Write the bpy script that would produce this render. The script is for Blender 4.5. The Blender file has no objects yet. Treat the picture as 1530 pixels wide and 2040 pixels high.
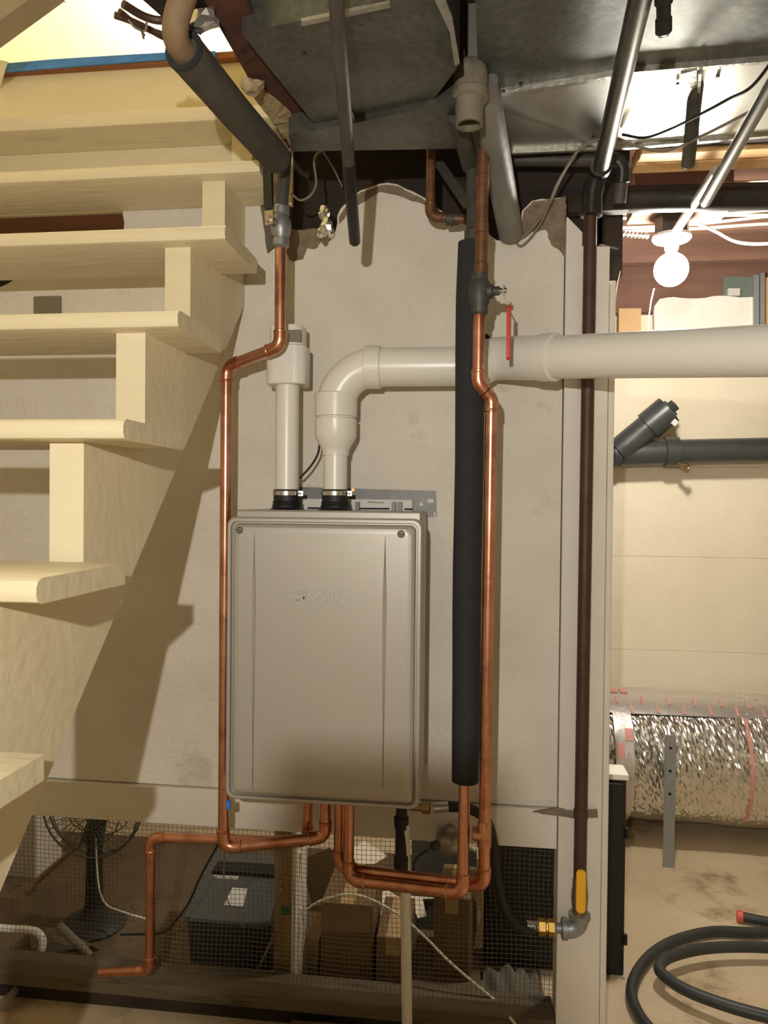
import bpy, bmesh, math, random
from mathutils import Vector as V, Matrix
random.seed(7)
sc = bpy.context.scene
COL = sc.collection

# ------------------------------------------------------------------ camera
F_PX, W_PX, H_PX = 1480.0, 1530, 2040
YAW, PITCH, ROLL = 0.1204, -0.0153, 0.0097
CAM = V((0, -1.95, 1.42))
fw = V((-math.sin(YAW) * math.cos(PITCH), math.cos(YAW) * math.cos(PITCH), math.sin(PITCH)))
rt = V((math.cos(YAW), math.sin(YAW), 0))
up = rt.cross(fw)
rt, up = rt * math.cos(ROLL) + up * math.sin(ROLL), up * math.cos(ROLL) - rt * math.sin(ROLL)
cd = bpy.data.cameras.new('camera')
cd.sensor_fit = 'VERTICAL'
cd.sensor_height = 24
cd.lens = 24 * F_PX / H_PX
cd.clip_start = 0.02
cam = bpy.data.objects.new('camera', cd)
COL.objects.link(cam)
cam.matrix_world = Matrix(((rt.x, up.x, -fw.x, CAM.x), (rt.y, up.y, -fw.y, CAM.y), (rt.z, up.z, -fw.z, CAM.z), (0, 0, 0, 1)))
sc.camera = cam

# ------------------------------------------------------------------ world and light levels
sc.view_settings.view_transform = 'Standard'
sc.view_settings.look = 'None'
sc.view_settings.gamma = 1
sc.view_settings.use_curve_mapping = False
sc.view_settings.exposure = 0.0
w = bpy.data.worlds.new('world')
sc.world = w
w.use_nodes = True
w.node_tree.nodes['Background'].inputs[0].default_value = (0.9, 0.8, 0.62, 1)
w.node_tree.nodes['Background'].inputs[1].default_value = 0.02
BULB_REAR = 640.0       # bare globe behind the wall
BULB_FRONT = 16500.0     # small work light behind the photographer
BULB_UP = 400.0         # lamp on the floor above the stairs
WARM = (1.0, 0.965, 0.895)


def at(px, py, y=None, x=None, z=None):
    d = fw + rt * ((px - W_PX / 2) / F_PX) - up * ((py - H_PX / 2) / F_PX)
    if y is not None:
        t = (y - CAM.y) / d.y
    elif x is not None:
        t = (x - CAM.x) / d.x
    else:
        t = (z - CAM.z) / d.z
    return CAM + d * t


# ------------------------------------------------------------------ materials
def srgb(r, g, b):
    f = lambda c: (c / 255 / 12.92) if c / 255 <= 0.04045 else ((c / 255 + 0.055) / 1.055) ** 2.4
    return (f(r), f(g), f(b), 1)


MATS = {}


def mat(name, c1, c2=None, scale=6.0, rough=0.6, metal=0.0, bump=0.0, bscale=60.0, detail=6, stretch=None,
        stain=None, sscale=2.0, slo=0.58, shi=0.68, spec=0.5, dist=0.003, rvar=0.0, voronoi=False, coat=0):
    m = bpy.data.materials.new(name)
    m.use_nodes = True
    nt = m.node_tree
    b = nt.nodes['Principled BSDF']
    L = nt.links.new
    b.inputs['Roughness'].default_value = rough
    b.inputs['Metallic'].default_value = metal
    b.inputs['Specular IOR Level'].default_value = spec
    b.inputs['Coat Weight'].default_value = coat
    tc = nt.nodes.new('ShaderNodeTexCoord')
    src = tc.outputs['Object']
    if stretch:
        mp = nt.nodes.new('ShaderNodeMapping')
        mp.inputs['Scale'].default_value = stretch
        L(src, mp.inputs[0])
        src = mp.outputs[0]
    if voronoi:
        n = nt.nodes.new('ShaderNodeTexVoronoi')
        n.inputs['Scale'].default_value = scale
        fac = n.outputs['Color']
    else:
        n = nt.nodes.new('ShaderNodeTexNoise')
        n.inputs['Scale'].default_value = scale
        n.inputs['Detail'].default_value = detail
        n.inputs['Roughness'].default_value = 0.62
        fac = n.outputs['Fac']
    L(src, n.inputs['Vector'])
    r = nt.nodes.new('ShaderNodeValToRGB')
    r.color_ramp.elements[0].position = 0.3 if not voronoi else 0.0
    r.color_ramp.elements[1].position = 0.72 if not voronoi else 1.0
    r.color_ramp.elements[0].color = c1
    r.color_ramp.elements[1].color = c2 or c1
    L(fac, r.inputs[0])
    out = r.outputs[0]
    if stain:
        n2 = nt.nodes.new('ShaderNodeTexNoise')
        n2.inputs['Scale'].default_value = sscale
        n2.inputs['Detail'].default_value = 9
        n2.inputs['Roughness'].default_value = 0.68
        L(src, n2.inputs['Vector'])
        r2 = nt.nodes.new('ShaderNodeValToRGB')
        r2.color_ramp.elements[0].position = slo
        r2.color_ramp.elements[1].position = shi
        L(n2.outputs['Fac'], r2.inputs[0])
        mx = nt.nodes.new('ShaderNodeMixRGB')
        L(r2.outputs[0], mx.inputs[0])
        L(out, mx.inputs[1])
        mx.inputs[2].default_value = stain
        out = mx.outputs[0]
    L(out, b.inputs['Base Color'])
    if rvar:
        mr = nt.nodes.new('ShaderNodeMapRange')
        mr.inputs['To Min'].default_value = max(0.03, rough - rvar)
        mr.inputs['To Max'].default_value = min(1, rough + rvar)
        L(n.outputs[0] if not voronoi else n.outputs['Distance'], mr.inputs[0])
        L(mr.outputs[0], b.inputs['Roughness'])
    if bump:
        nb = nt.nodes.new('ShaderNodeTexNoise')
        nb.inputs['Scale'].default_value = bscale
        nb.inputs['Detail'].default_value = 4
        L(src, nb.inputs['Vector'])
        bp = nt.nodes.new('ShaderNodeBump')
        bp.inputs['Strength'].default_value = bump
        bp.inputs['Distance'].default_value = dist
        L(nb.outputs['Fac'], bp.inputs['Height'])
        L(bp.outputs[0], b.inputs['Normal'])
    MATS[name] = m
    return m


def emit(name, col, s):
    m = bpy.data.materials.new(name)
    m.use_nodes = True
    nt = m.node_tree
    nt.nodes.remove(nt.nodes['Principled BSDF'])
    e = nt.nodes.new('ShaderNodeEmission')
    e.inputs[0].default_value = (*col[:3], 1)
    e.inputs[1].default_value = s
    nt.links.new(e.outputs[0], nt.nodes['Material Output'].inputs[0])
    MATS[name] = m
    return m


S = srgb
mat('wall_paint', S(210, 201, 186), S(224, 216, 202), 5, 0.75, bump=0.7, bscale=95, dist=0.005, stain=S(172, 158, 136), sscale=3.6, slo=0.60, shi=0.78)
mat('wall_cream', S(226, 214, 188), S(234, 223, 198), 4, 0.7, bump=0.5, bscale=22, dist=0.006)
mat('plaster_brown', S(104, 88, 70), S(146, 128, 106), 30, 0.95, bump=0.8, bscale=60)
mat('trim_paint', S(214, 206, 192), S(222, 214, 200), 9, 0.55, bump=0.25, bscale=90, stain=S(150, 132, 112), sscale=9, slo=0.68, shi=0.76)
mat('stair_paint', S(220, 206, 170), S(230, 217, 182), 5, 0.55, bump=0.5, bscale=40, dist=0.004, stretch=(0.3, 1, 1), stain=S(192, 174, 134), sscale=5, slo=0.6, shi=0.75)
mat('floor_wood', S(120, 74, 40), S(150, 98, 56), 10, 0.5, stretch=(0.2, 2, 2))
mat('upper_wall', S(244, 236, 205), S(248, 240, 212), 2, 0.8)
mat('blue_tape', S(48, 116, 196), S(78, 144, 220), 14, 0.45, stretch=(1, 4, 4), bump=0.4, bscale=20)
mat('plastic_sheet', S(232, 232, 226), None, rough=0.35)
mat('dark_joist', S(30, 23, 18), S(52, 39, 30), 6, 0.85, stretch=(0.25, 4, 4), bump=0.3)
mat('red_joist', S(108, 78, 64), S(132, 96, 79), 5, 0.8, stretch=(0.3, 4, 4), bump=0.3)
mat('light_wood', S(214, 170, 112), S(232, 194, 138), 6, 0.65, stretch=(0.3, 6, 6))
mat('tan_board', S(196, 158, 110), S(206, 170, 122), 6, 0.7)
mat('stud_wood', S(140, 116, 76), S(164, 138, 92), 6, 0.75, stretch=(5, 5, 0.4), bump=0.3)
mat('plank_grey', S(82, 71, 52), S(108, 95, 72), 5, 0.9, stretch=(0.4, 4, 4), bump=0.5, stain=S(50, 41, 29), sscale=6)
mat('floor', S(190, 168, 134), S(216, 197, 164), 2.6, 0.75, bump=0.4, bscale=30, stain=S(138, 110, 76), sscale=4.5, slo=0.53, shi=0.70)
mat('dirt', S(34, 26, 17), S(62, 48, 32), 9, 0.95, bump=1.0, bscale=30, dist=0.01)  # near-black stand-in for the shaded gap under the plank
mat('dirt_floor', S(92, 74, 52), S(124, 102, 74), 5, 0.95, bump=0.8, bscale=24, dist=0.008, stain=S(60, 46, 30), sscale=5)
mat('heater', S(178, 172, 160), S(182, 176, 165), 3, 0.42, metal=0.25, bump=0.06, bscale=500, dist=0.0005)
mat('heater_dark', S(120, 116, 108), None, rough=0.5, metal=0.3)
mat('steel_plate', S(98, 97, 94), S(114, 113, 109), 20, 0.5, metal=0.55)
mat('bracket_white', S(206, 202, 192), None, rough=0.5)
mat('hole_dark', S(22, 20, 18), None, rough=0.9)
mat('rubber', S(22, 22, 23), S(30, 30, 30), 12, 0.55)
mat('clamp_steel', S(205, 203, 198), None, rough=0.22, metal=1)
mat('pvc', S(226, 222, 210), S(230, 226, 215), 6, 0.32, stain=S(206, 198, 182), sscale=7, slo=0.66, shi=0.78)
mat('pvc_dirty', S(112, 104, 88), S(138, 129, 111), 9, 0.5, stain=S(84, 76, 62), sscale=9, slo=0.5, shi=0.7)
mat('pvc_grey', S(106, 102, 95), S(128, 124, 116), 12, 0.5, bump=0.3)
mat('copper', S(206, 146, 120), S(222, 166, 140), 14, 0.31, metal=1, stain=S(160, 100, 76), sscale=12, slo=0.48, shi=0.72, rvar=0.1)
mat('copper_fitting', S(206, 142, 112), S(222, 162, 132), 22, 0.33, metal=1, stain=S(146, 90, 66), sscale=22, slo=0.5, shi=0.72)
mat('copper_old', S(118, 80, 54), S(150, 104, 72), 10, 0.5, metal=0.6, stain=S(88, 66, 52), sscale=14, slo=0.42, shi=0.68)
mat('solder', S(176, 168, 156), None, rough=0.35, metal=1)
mat('foam', S(34, 35, 36), S(42, 43, 44), 30, 0.85, bump=0.3, bscale=200, dist=0.001)
mat('foam_dusty', S(62, 58, 50), S(80, 75, 66), 20, 0.9, bump=0.3, bscale=120)
mat('iron', S(70, 48, 38), S(88, 62, 50), 16, 0.55, metal=0.35, bump=0.2, bscale=90)
mat('iron_black', S(38, 38, 38), S(54, 52, 50), 14, 0.35, metal=0.5)
mat('iron_dusty', S(64, 60, 53), S(86, 81, 72), 12, 0.6, metal=0.3)
mat('steel_pipe', S(108, 106, 100), S(128, 126, 120), 12, 0.3, metal=0.9)
mat('galv_fit', S(142, 144, 144), S(162, 164, 164), 30, 0.45, metal=0.7, bump=0.2, bscale=80)
mat('brass', S(196, 160, 84), S(214, 180, 104), 20, 0.28, metal=1)
mat('brass_old', S(150, 124, 86), S(172, 146, 108), 20, 0.42, metal=0.9)
mat('valve_dark', S(66, 66, 62), S(84, 84, 80), 30, 0.55, metal=0.4, bump=0.4, bscale=90)
mat('red_grip', S(196, 52, 40), S(206, 62, 48), 10, 0.35)
mat('black_grip', S(20, 22, 26), None, rough=0.32)
mat('yellow_grip', S(232, 172, 34), S(238, 184, 50), 10, 0.4, stain=S(150, 100, 26), sscale=30, slo=0.62, shi=0.72)
mat('galvanised', S(98, 100, 94), S(128, 130, 122), 60, 0.46, metal=0.85, rvar=0.08, stain=S(84, 84, 76), sscale=7, slo=0.45, shi=0.7, bump=0.05, bscale=8, dist=0.01)
mat('galv_smooth', S(196, 196, 188), S(206, 206, 198), 5, 0.36, metal=0.9, bump=0.05, bscale=6, dist=0.01)
mat('galv_edge', S(196, 194, 184), S(150, 146, 134), 40, 0.4, metal=0.8, bump=0.5, bscale=90)
mat('rust_beam', S(62, 38, 28), S(100, 60, 44), 9, 0.85, metal=0.1, bump=0.4, bscale=50, stain=S(36, 26, 21), sscale=6)
mat('plaster_chunk', S(190, 168, 128), S(152, 132, 98), 40, 0.95, bump=1.0, bscale=70)
mat('foil', S(222, 220, 214), S(236, 234, 228), 8, 0.2, metal=0.95)
mat('foil_smooth', S(214, 208, 202), None, rough=0.38, metal=0.8, bump=0.4, bscale=14, dist=0.01)
mat('foil_crumple', S(222, 220, 214), None, rough=0.2, metal=0.9)
mat('tape_red', S(214, 150, 140), S(224, 168, 156), 10, 0.45, metal=0.2)
mat('pipe_tan', S(112, 90, 66), S(136, 112, 84), 14, 0.75)
mat('strap_old', S(138, 124, 104), S(112, 98, 80), 30, 0.8)
mat('abs_black', S(52, 55, 55), S(64, 67, 66), 10, 0.36)
mat('sticker', S(232, 230, 224), S(150, 148, 146), 220, 0.5)
mat('zinc_bar', S(150, 156, 156), S(164, 170, 170), 12, 0.4, metal=0.6)
mat('cabinet_black', S(14, 14, 14), S(20, 20, 20), 6, 0.5)
mat('hose_black', S(44, 46, 45), S(56, 58, 56), 10, 0.45)
mat('hose_tip', S(222, 92, 62), S(232, 108, 78), 10, 0.4)
mat('cable_white', S(226, 216, 192), None, rough=0.5)
mat('cable_grey', S(120, 108, 92), None, rough=0.6)
mat('cable_black', S(24, 22, 20), None, rough=0.5)
mat('armour', S(200, 198, 192), None, rough=0.25, metal=0.9)
mat('box_steel', S(86, 84, 78), S(100, 98, 92), 12, 0.45, metal=0.7)
mat('porcelain', S(240, 238, 230), None, rough=0.2)
mat('concrete_white', S(236, 230, 216), S(242, 238, 226), 8, 0.8, bump=0.3)
mat('window_metal', S(176, 180, 176), None, rough=0.4, metal=0.6)
mat('window_glass', S(112, 122, 112), None, rough=0.15)
mat('cardboard', S(112, 88, 56), S(128, 102, 66), 6, 0.9, stain=S(84, 64, 40), sscale=4)
mat('cardboard_light', S(176, 148, 104), S(188, 160, 114), 6, 0.9)
mat('paper', S(236, 226, 200), S(240, 231, 208), 8, 0.8)
mat('grey_plastic', S(78, 80, 76), S(88, 90, 86), 8, 0.5)
mat('dark_plastic', S(34, 33, 30), S(42, 41, 38), 8, 0.55)
mat('label_white', S(214, 212, 204), None, rough=0.5)
mat('lamp_dome', S(150, 143, 130), None, rough=0.3, metal=0.6)
mat('fan_wire', S(120, 116, 104), None, rough=0.4, metal=0.6)
mat('fan_green', S(40, 92, 74), S(52, 108, 88), 8, 0.4)
mat('mesh_wire', S(112, 102, 84), None, rough=0.6, metal=0.3)
mat('cloth_grey', S(104, 98, 84), S(120, 114, 98), 12, 0.95, bump=0.4)
mat('brick', S(98, 78, 58), S(116, 94, 70), 14, 0.9, bump=0.5)
mat('plate_grey', S(120, 112, 94), S(132, 124, 104), 14, 0.5, metal=0.4)
mat('board_paint_shaded', S(150, 137, 114), S(162, 148, 124), 6, 0.7, bump=0.3)  # board paint darkened to stand for its poorly lit underside
mat('letter', S(188, 182, 171), None, rough=0.42, metal=0.25)
mat('ceiling_dark', S(46, 36, 28), S(64, 50, 38), 4, 0.9)
mat('room_paint', S(196, 184, 160), S(206, 194, 170), 4, 0.8)
emit('bulb_rear', (1.0, 0.945, 0.84), BULB_REAR)
emit('bulb_front', WARM, BULB_FRONT)
emit('bulb_up', (1.0, 0.92, 0.72), BULB_UP)


# ------------------------------------------------------------------ object helpers
def tag(o, label=None, cat=None, group=None, kind=None):
    if label: o['label'] = label
    if cat: o['category'] = cat
    if group: o['group'] = group
    if kind: o['kind'] = kind
    return o


def thing(name, loc, label, cat, group=None):
    o = bpy.data.objects.new(name, None)
    COL.objects.link(o)
    o.location = loc
    o.empty_display_size = 0.05
    o['org'] = tuple(loc)
    return tag(o, label, cat, group)


def O(name, bm, m, parent=None, smooth=38, label=None, cat=None, group=None, kind=None):
    """link a bmesh (world coordinates) as one object"""
    bmesh.ops.recalc_face_normals(bm, faces=bm.faces[:])
    if parent is not None:
        org = V(parent['org'])
    else:
        xs = [v.co for v in bm.verts]
        org = V(((min(c.x for c in xs) + max(c.x for c in xs)) / 2, (min(c.y for c in xs) + max(c.y for c in xs)) / 2, min(c.z for c in xs)))
    for v in bm.verts:
        v.co -= org
    me = bpy.data.meshes.new(name)
    bm.to_mesh(me)
    bm.free()
    if smooth:
        for p in me.polygons:
            p.use_smooth = True
        me.set_sharp_from_angle(angle=math.radians(smooth))
    me.materials.append(MATS[m])
    o = bpy.data.objects.new(name, me)
    COL.objects.link(o)
    if parent is not None:
        o.parent = parent
    else:
        o.location = org
    o['org'] = tuple(org)
    return tag(o, label, cat, group, kind)


def N():
    return bmesh.new()


def box(bm, lo, hi, bev=0.0, seg=1):
    t = bmesh.new()
    bmesh.ops.create_cube(t, size=1)
    for v in t.verts:
        v.co = V([(lo[i] + hi[i]) / 2 + v.co[i] * (hi[i] - lo[i]) for i in range(3)])
    if bev:
        bmesh.ops.bevel(t, geom=t.edges[:], offset=bev, segments=seg, affect='EDGES', profile=0.5)
    merge(bm, t)
    return bm


def merge(bm, t):
    me = bpy.data.meshes.new('tmp')
    t.to_mesh(me)
    t.free()
    bm.from_mesh(me)
    bpy.data.meshes.remove(me)


def obox(bm, a, b, w, h, upv=(0, 0, 1), bev=0.0):
    """bar from a to b with width w (sideways) and height h"""
    a, b = V(a), V(b)
    d = (b - a).normalized()
    s = d.cross(V(upv)).normalized()
    u = s.cross(d).normalized()
    t = bmesh.new()
    bmesh.ops.create_cube(t, size=1)
    L = (b - a).length
    for v in t.verts:
        v.co = (a + b) / 2 + d * (v.co.x * L) + s * (v.co.y * w) + u * (v.co.z * h)
    if bev:
        bmesh.ops.bevel(t, geom=t.edges[:], offset=bev, segments=1, affect='EDGES')
    merge(bm, t)
    return bm


def prism(bm, pts, vec, bev=0.0):
    """polygon (world points) extruded along vec"""
    t = bmesh.new()
    vs = [t.verts.new(V(p)) for p in pts]
    f = t.faces.new(vs)
    r = bmesh.ops.extrude_face_region(t, geom=[f])
    bmesh.ops.translate(t, verts=[v for v in r['geom'] if isinstance(v, bmesh.types.BMVert)], vec=V(vec))
    bmesh.ops.recalc_face_normals(t, faces=t.faces[:])
    if bev:
        bmesh.ops.bevel(t, geom=t.edges[:], offset=bev, segments=1, affect='EDGES')
    if len(pts) > 4:
        bmesh.ops.triangulate(t, faces=[g for g in t.faces if len(g.verts) > 4])
    merge(bm, t)
    return bm


def tube(bm, pts, r, n=14, cap=True, inner=None):
    pts = [V(p) for p in pts]
    rs = r if isinstance(r, (list, tuple)) else [r] * len(pts)
    tan = []
    for i in range(len(pts)):
        a = pts[max(0, i - 1)]
        b = pts[min(len(pts) - 1, i + 1)]
        tan.append((b - a).normalized())
    ref = V((0, 0, 1)) if abs(tan[0].z) < 0.9 else V((1, 0, 0))
    nrm = tan[0].cross(ref).normalized()
    rings = []
    for i, p in enumerate(pts):
        if i:
            q = tan[i - 1].rotation_difference(tan[i])
            nrm = (q @ nrm).normalized()
        bi = tan[i].cross(nrm).normalized()
        rings.append([bm.verts.new(p + (nrm * math.cos(2 * math.pi * k / n) + bi * math.sin(2 * math.pi * k / n)) * rs[i]) for k in range(n)])
    for i in range(len(rings) - 1):
        for k in range(n):
            bm.faces.new((rings[i][k], rings[i][(k + 1) % n], rings[i + 1][(k + 1) % n], rings[i + 1][k]))
    if cap:
        bm.faces.new(rings[0][::-1])
        bm.faces.new(rings[-1])
    return bm


def lathe(bm, o, d, prof, n=24, closed=False):
    """profile [(radius, height)] round axis d from o"""
    o, d = V(o), V(d).normalized()
    ref = V((0, 0, 1)) if abs(d.z) < 0.9 else V((1, 0, 0))
    a = d.cross(ref).normalized()
    b = d.cross(a)
    rings = []
    for r, h in prof:
        rings.append([bm.verts.new(o + d * h + (a * math.cos(2 * math.pi * k / n) + b * math.sin(2 * math.pi * k / n)) * max(r, 1e-5)) for k in range(n)])
    for i in range(len(rings) - 1):
        for k in range(n):
            bm.faces.new((rings[i][k], rings[i][(k + 1) % n], rings[i + 1][(k + 1) % n], rings[i + 1][k]))
    if closed:
        for k in range(n):
            bm.faces.new((rings[-1][k], rings[-1][(k + 1) % n], rings[0][(k + 1) % n], rings[0][k]))
    else:
        bm.faces.new(rings[0][::-1])
        bm.faces.new(rings[-1])
    return bm


def smooth_path(pts, k=8):
    """Catmull-Rom through the points"""
    P = [V(p) for p in pts]
    P = [P[0] * 2 - P[1]] + P + [P[-1] * 2 - P[-2]]
    out = []
    for i in range(1, len(P) - 2):
        for j in range(k):
            t = j / k
            a, b, c, d = P[i - 1], P[i], P[i + 1], P[i + 2]
            out.append(0.5 * ((2 * b) + (c - a) * t + (2 * a - 5 * b + 4 * c - d) * t * t + (3 * b - a - 3 * c + d) * t ** 3))
    out.append(P[-2])
    return out


def cable(name, pts, r, m, label, cat, group=None, parent=None, n=8, k=8):
    bm = tube(N(), smooth_path(pts, k), r, n)
    return O(name, bm, m, parent, label=label if parent is None else None, cat=cat if parent is None else None, group=group)


def elbow_arc(p, a, b, R, steps=8):
    """points of a fillet at p between directions from a and to b"""
    d1 = (V(p) - V(a)).normalized()
    d2 = (V(b) - V(p)).normalized()
    ang = d1.angle(d2)
    t = R * math.tan(ang / 2)
    s = V(p) - d1 * t
    e = V(p) + d2 * t
    axis = d1.cross(d2).normalized()
    c = s + (axis.cross(d1)).normalized() * R
    pts = []
    for i in range(steps + 1):
        q = Matrix.Rotation(ang * i / steps, 3, axis)
        pts.append(c + q @ (s - c))
    return pts, s, e, d1, d2


def pipe_run(parent, pts, r, m='copper', mf='copper_fitting', R=None, hub=1.2, n=16, pipe_name='pipe', elbow_name='elbow', fit=1.16, cups=1.3):
    """straight pipes plus elbows with socket cups, each its own part"""
    pts = [V(p) for p in pts]
    R = R or r * 1.9
    starts = pts[0]
    for i in range(1, len(pts)):
        if i < len(pts) - 1:
            arc, s, e, d1, d2 = elbow_arc(pts[i], pts[i - 1], pts[i + 1], R)
            L = r * cups
            path = [s - d1 * L, s - d1 * (L * 0.02)] + arc[1:-1] + [e + d2 * (L * 0.02), e + d2 * L]
            bm = tube(N(), path, r * fit, n)
            for (c, dd) in ((s - d1 * L, -d1), (e + d2 * L, d2)):
                lathe(bm, c - dd * (L * 0.35), dd, [(r * fit, 0), (r * fit * 1.05, 0.001), (r * fit * 1.05, L * 0.35 - 0.001), (r * 1.02, L * 0.35 + 0.001)], n)
            O(elbow_name, bm, mf, parent)
            end = s - d1 * (L * 0.6)
        else:
            end = pts[i]
        O(pipe_name, tube(N(), [starts, starts.lerp(end, 0.5), end], r, n), m, parent)
        if i < len(pts) - 1:
            starts = e + d2 * (L * 0.6)


def ragged(pts, amp, step=0.012, seed=1):
    rnd = random.Random(seed)
    out = []
    for a, b in zip(pts[:-1], pts[1:]):
        a, b = V(a), V(b)
        k = max(1, int((b - a).length / step))
        for i in range(k):
            q = a.lerp(b, i / k)
            if i:
                q = q + V((rnd.uniform(-amp, amp), 0, rnd.uniform(-amp, amp)))
            out.append(q)
    out.append(V(pts[-1]))
    return out


def hexnut(bm, o, d, r, h):
    return lathe(bm, o, d, [(r * 0.9, 0), (r, h * 0.12), (r, h * 0.88), (r * 0.9, h)], 6)

# ================================================================== STRUCTURE
# floor
bm = N()
prism(bm, [(-2.6, -4.6, -0.1), (2.6, -4.6, -0.1), (2.6, 1.75, -0.1), (-2.6, 1.75, -0.1)], (0, 0, 0.1))
O('floor', bm, 'floor', smooth=0, label='bare brown concrete basement floor with stains', kind='structure')
# outer shell out of frame: keeps the light in
O('wall_left', box(N(), (-2.7, -4.6, 0), (-2.6, 1.75, 2.6)), 'room_paint', smooth=0, kind='structure')
O('wall_right', box(N(), (2.6, -4.6, 0), (2.7, 1.75, 2.8)), 'room_paint', smooth=0, kind='structure')
O('wall_front', box(N(), (-2.6, -4.7, 0), (2.6, -4.6, 2.6)), 'room_paint', smooth=0, kind='structure')
# ceiling boards of the basement (front part leaves the stairwell open)
bm = N()
prism(bm, [(-0.50, -4.6, 2.56), (2.6, -4.6, 2.56), (2.6, 0.0, 2.56), (-0.50, 0.0, 2.56)], (0, 0, 0.06))
prism(bm, [(-2.6, -4.6, 2.56), (-0.50, -4.6, 2.56), (-0.50, -2.3, 2.56), (-2.6, -2.3, 2.56)], (0, 0, 0.06))
O('ceiling', bm, 'ceiling_dark', smooth=0, label='dark wooden subfloor boards over the basement', kind='structure')
bm = N()
prism(bm, [(-0.50, 0.0, 2.62), (2.6, 0.0, 2.62), (2.6, 1.75, 2.62), (-0.50, 1.75, 2.62)], (0, 0, 0.05))
O('ceiling', bm, 'red_joist', smooth=0, label='red brown subfloor boards over the back room', kind='structure')
# stairwell side above the ceiling
O('trim_1', box(N(), (-0.52, -2.3, 2.57), (-0.49, 0.30, 2.95)), 'stair_paint', smooth=0, kind='structure')

# rear wall of the back room, poured in courses
root = thing('wall_rear', (0.9, 1.66, 0), 'cream painted concrete wall behind the black drain pipe', 'wall')
del root['category']
root['kind'] = 'structure'
z = 0.0
hs = [0.30, 0.43, 0.44, 0.42, 0.44, 0.27]
O('wall_core', box(N(), (-2.6, 1.668, 0), (2.6, 1.75, 2.30)), 'wall_cream', root, smooth=0)
for i, h in enumerate(hs):
    x0 = -2.6
    for x1 in (-1.0, 0.45 + 0.0 * i, 2.6):
        bm = box(N(), (x0 + 0.0006, 1.655, z + 0.0003), (x1 - 0.0006, 1.668, z + h - 0.0003), 0.0016)
        O('course', bm, 'wall_cream', root, smooth=0)
        x0 = x1
    z += h
# rim zone above the rear wall
O('rim_board', box(N(), (-0.5, 1.60, 2.30), (2.6, 1.75, 2.62)), 'red_joist', smooth=0,
  label='red brown rim joist on top of the cream wall', cat='joist')

# joists of the back room
for i, y in enumerate((0.62, 0.98, 1.34)):
    O('ceiling_joist', box(N(), (-0.5, y - 0.022, 2.44), (2.6, y + 0.022, 2.62), 0.002), 'red_joist', smooth=0,
      label=['red brown ceiling joist nearest the bare light bulb', 'middle red brown ceiling joist behind the bare bulb', 'red brown ceiling joist closest to the rear wall'][i], cat='joist', group='back room joists')

# window opening in the rim zone
q = lambda px, py, y=1.60: at(px, py, y)
root = thing('window_1', q(1400, 660), 'white parged basement window opening with grey metal frame', 'window')
del root['category']
root['kind'] = 'structure'
a, b = q(1302, 675), q(1498, 595)
edge = [q(1302, 675), q(1302, 612), q(1312, 598), q(1340, 594), q(1385, 597), q(1420, 592), q(1470, 595), q(1497, 594), q(1497, 675)]
O('parging', prism(N(), ragged(edge, 0.004, 0.03, 4), (0, -0.02, 0)), 'concrete_white', root, smooth=0)
O('pane', prism(N(), [q(1440, 593), q(1440, 552), q(1500, 552), q(1500, 593)], (0, -0.006, 0)), 'window_glass', root, smooth=0)
O('frame', prism(N(), [q(1496, 680), q(1496, 552), q(1506, 552), q(1506, 680)], (0, -0.035, 0)), 'window_metal', root, smooth=0)
O('frame', prism(N(), [q(1508, 680), q(1508, 550), q(1515, 550), q(1515, 680)], (0, -0.05, 0)), 'window_metal', root, smooth=0)
O('latch', prism(N(), [q(1446, 592), q(1446, 578), q(1470, 578), q(1470, 592)], (0, -0.03, 0)), 'bracket_white', root, smooth=0)
O('scrap_board', prism(N(), [q(1231, 690), q(1231, 617), q(1275, 617), q(1275, 690)], (0, -0.025, 0)), 'tan_board', smooth=0,
  label='small square tan board left of the white window opening', cat='board')
O('scrap_board', prism(N(), [q(1516, 690), q(1516, 555), q(1590, 555), q(1590, 690)], (0, -0.02, 0)), 'tan_board', smooth=0,
  label='orange brown board right of the metal window frame', cat='board')

# heater wall with broken top
WY = 0.0
w_ = lambda px, py: at(px, py, WY)
top = [V((-2.6, 0, 1.98)), w_(-60, 590), w_(0, 572), w_(40, 552), w_(75, 536), w_(112, 526), w_(230, 524), w_(250, 533), w_(275, 543), w_(330, 546),
       w_(336, 520), w_(252, 498), w_(246, 460), w_(246, 392), w_(330, 388), w_(470, 372), w_(518, 384), w_(522, 430), w_(528, 480), w_(533, 506),
       w_(556, 486), w_(574, 458), w_(600, 462), w_(626, 458), w_(645, 470), w_(668, 462), w_(672, 430), w_(690, 404), w_(717, 380), w_(756, 366),
       w_(791, 367), w_(842, 392), w_(880, 420), w_(905, 446), w_(940, 450), w_(962, 440), w_(975, 468), w_(990, 479), w_(1010, 478), w_(1032, 462), w_(1040, 420),
       w_(1060, 400), w_(1130, 392)]
pts = ragged(top, 0.0035, 0.02, 3)
xr = 0.222
pts = [V((-2.6, 0, 0.632))] + pts + [V((xr, 0, pts[-1].z)), V((xr, 0, 0.632))]
O('wall_back', prism(N(), pts, (0, 0.09, 0)), 'wall_paint', smooth=0, label='off white plastered wall with ragged broken top behind the water heater', kind='structure')
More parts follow.
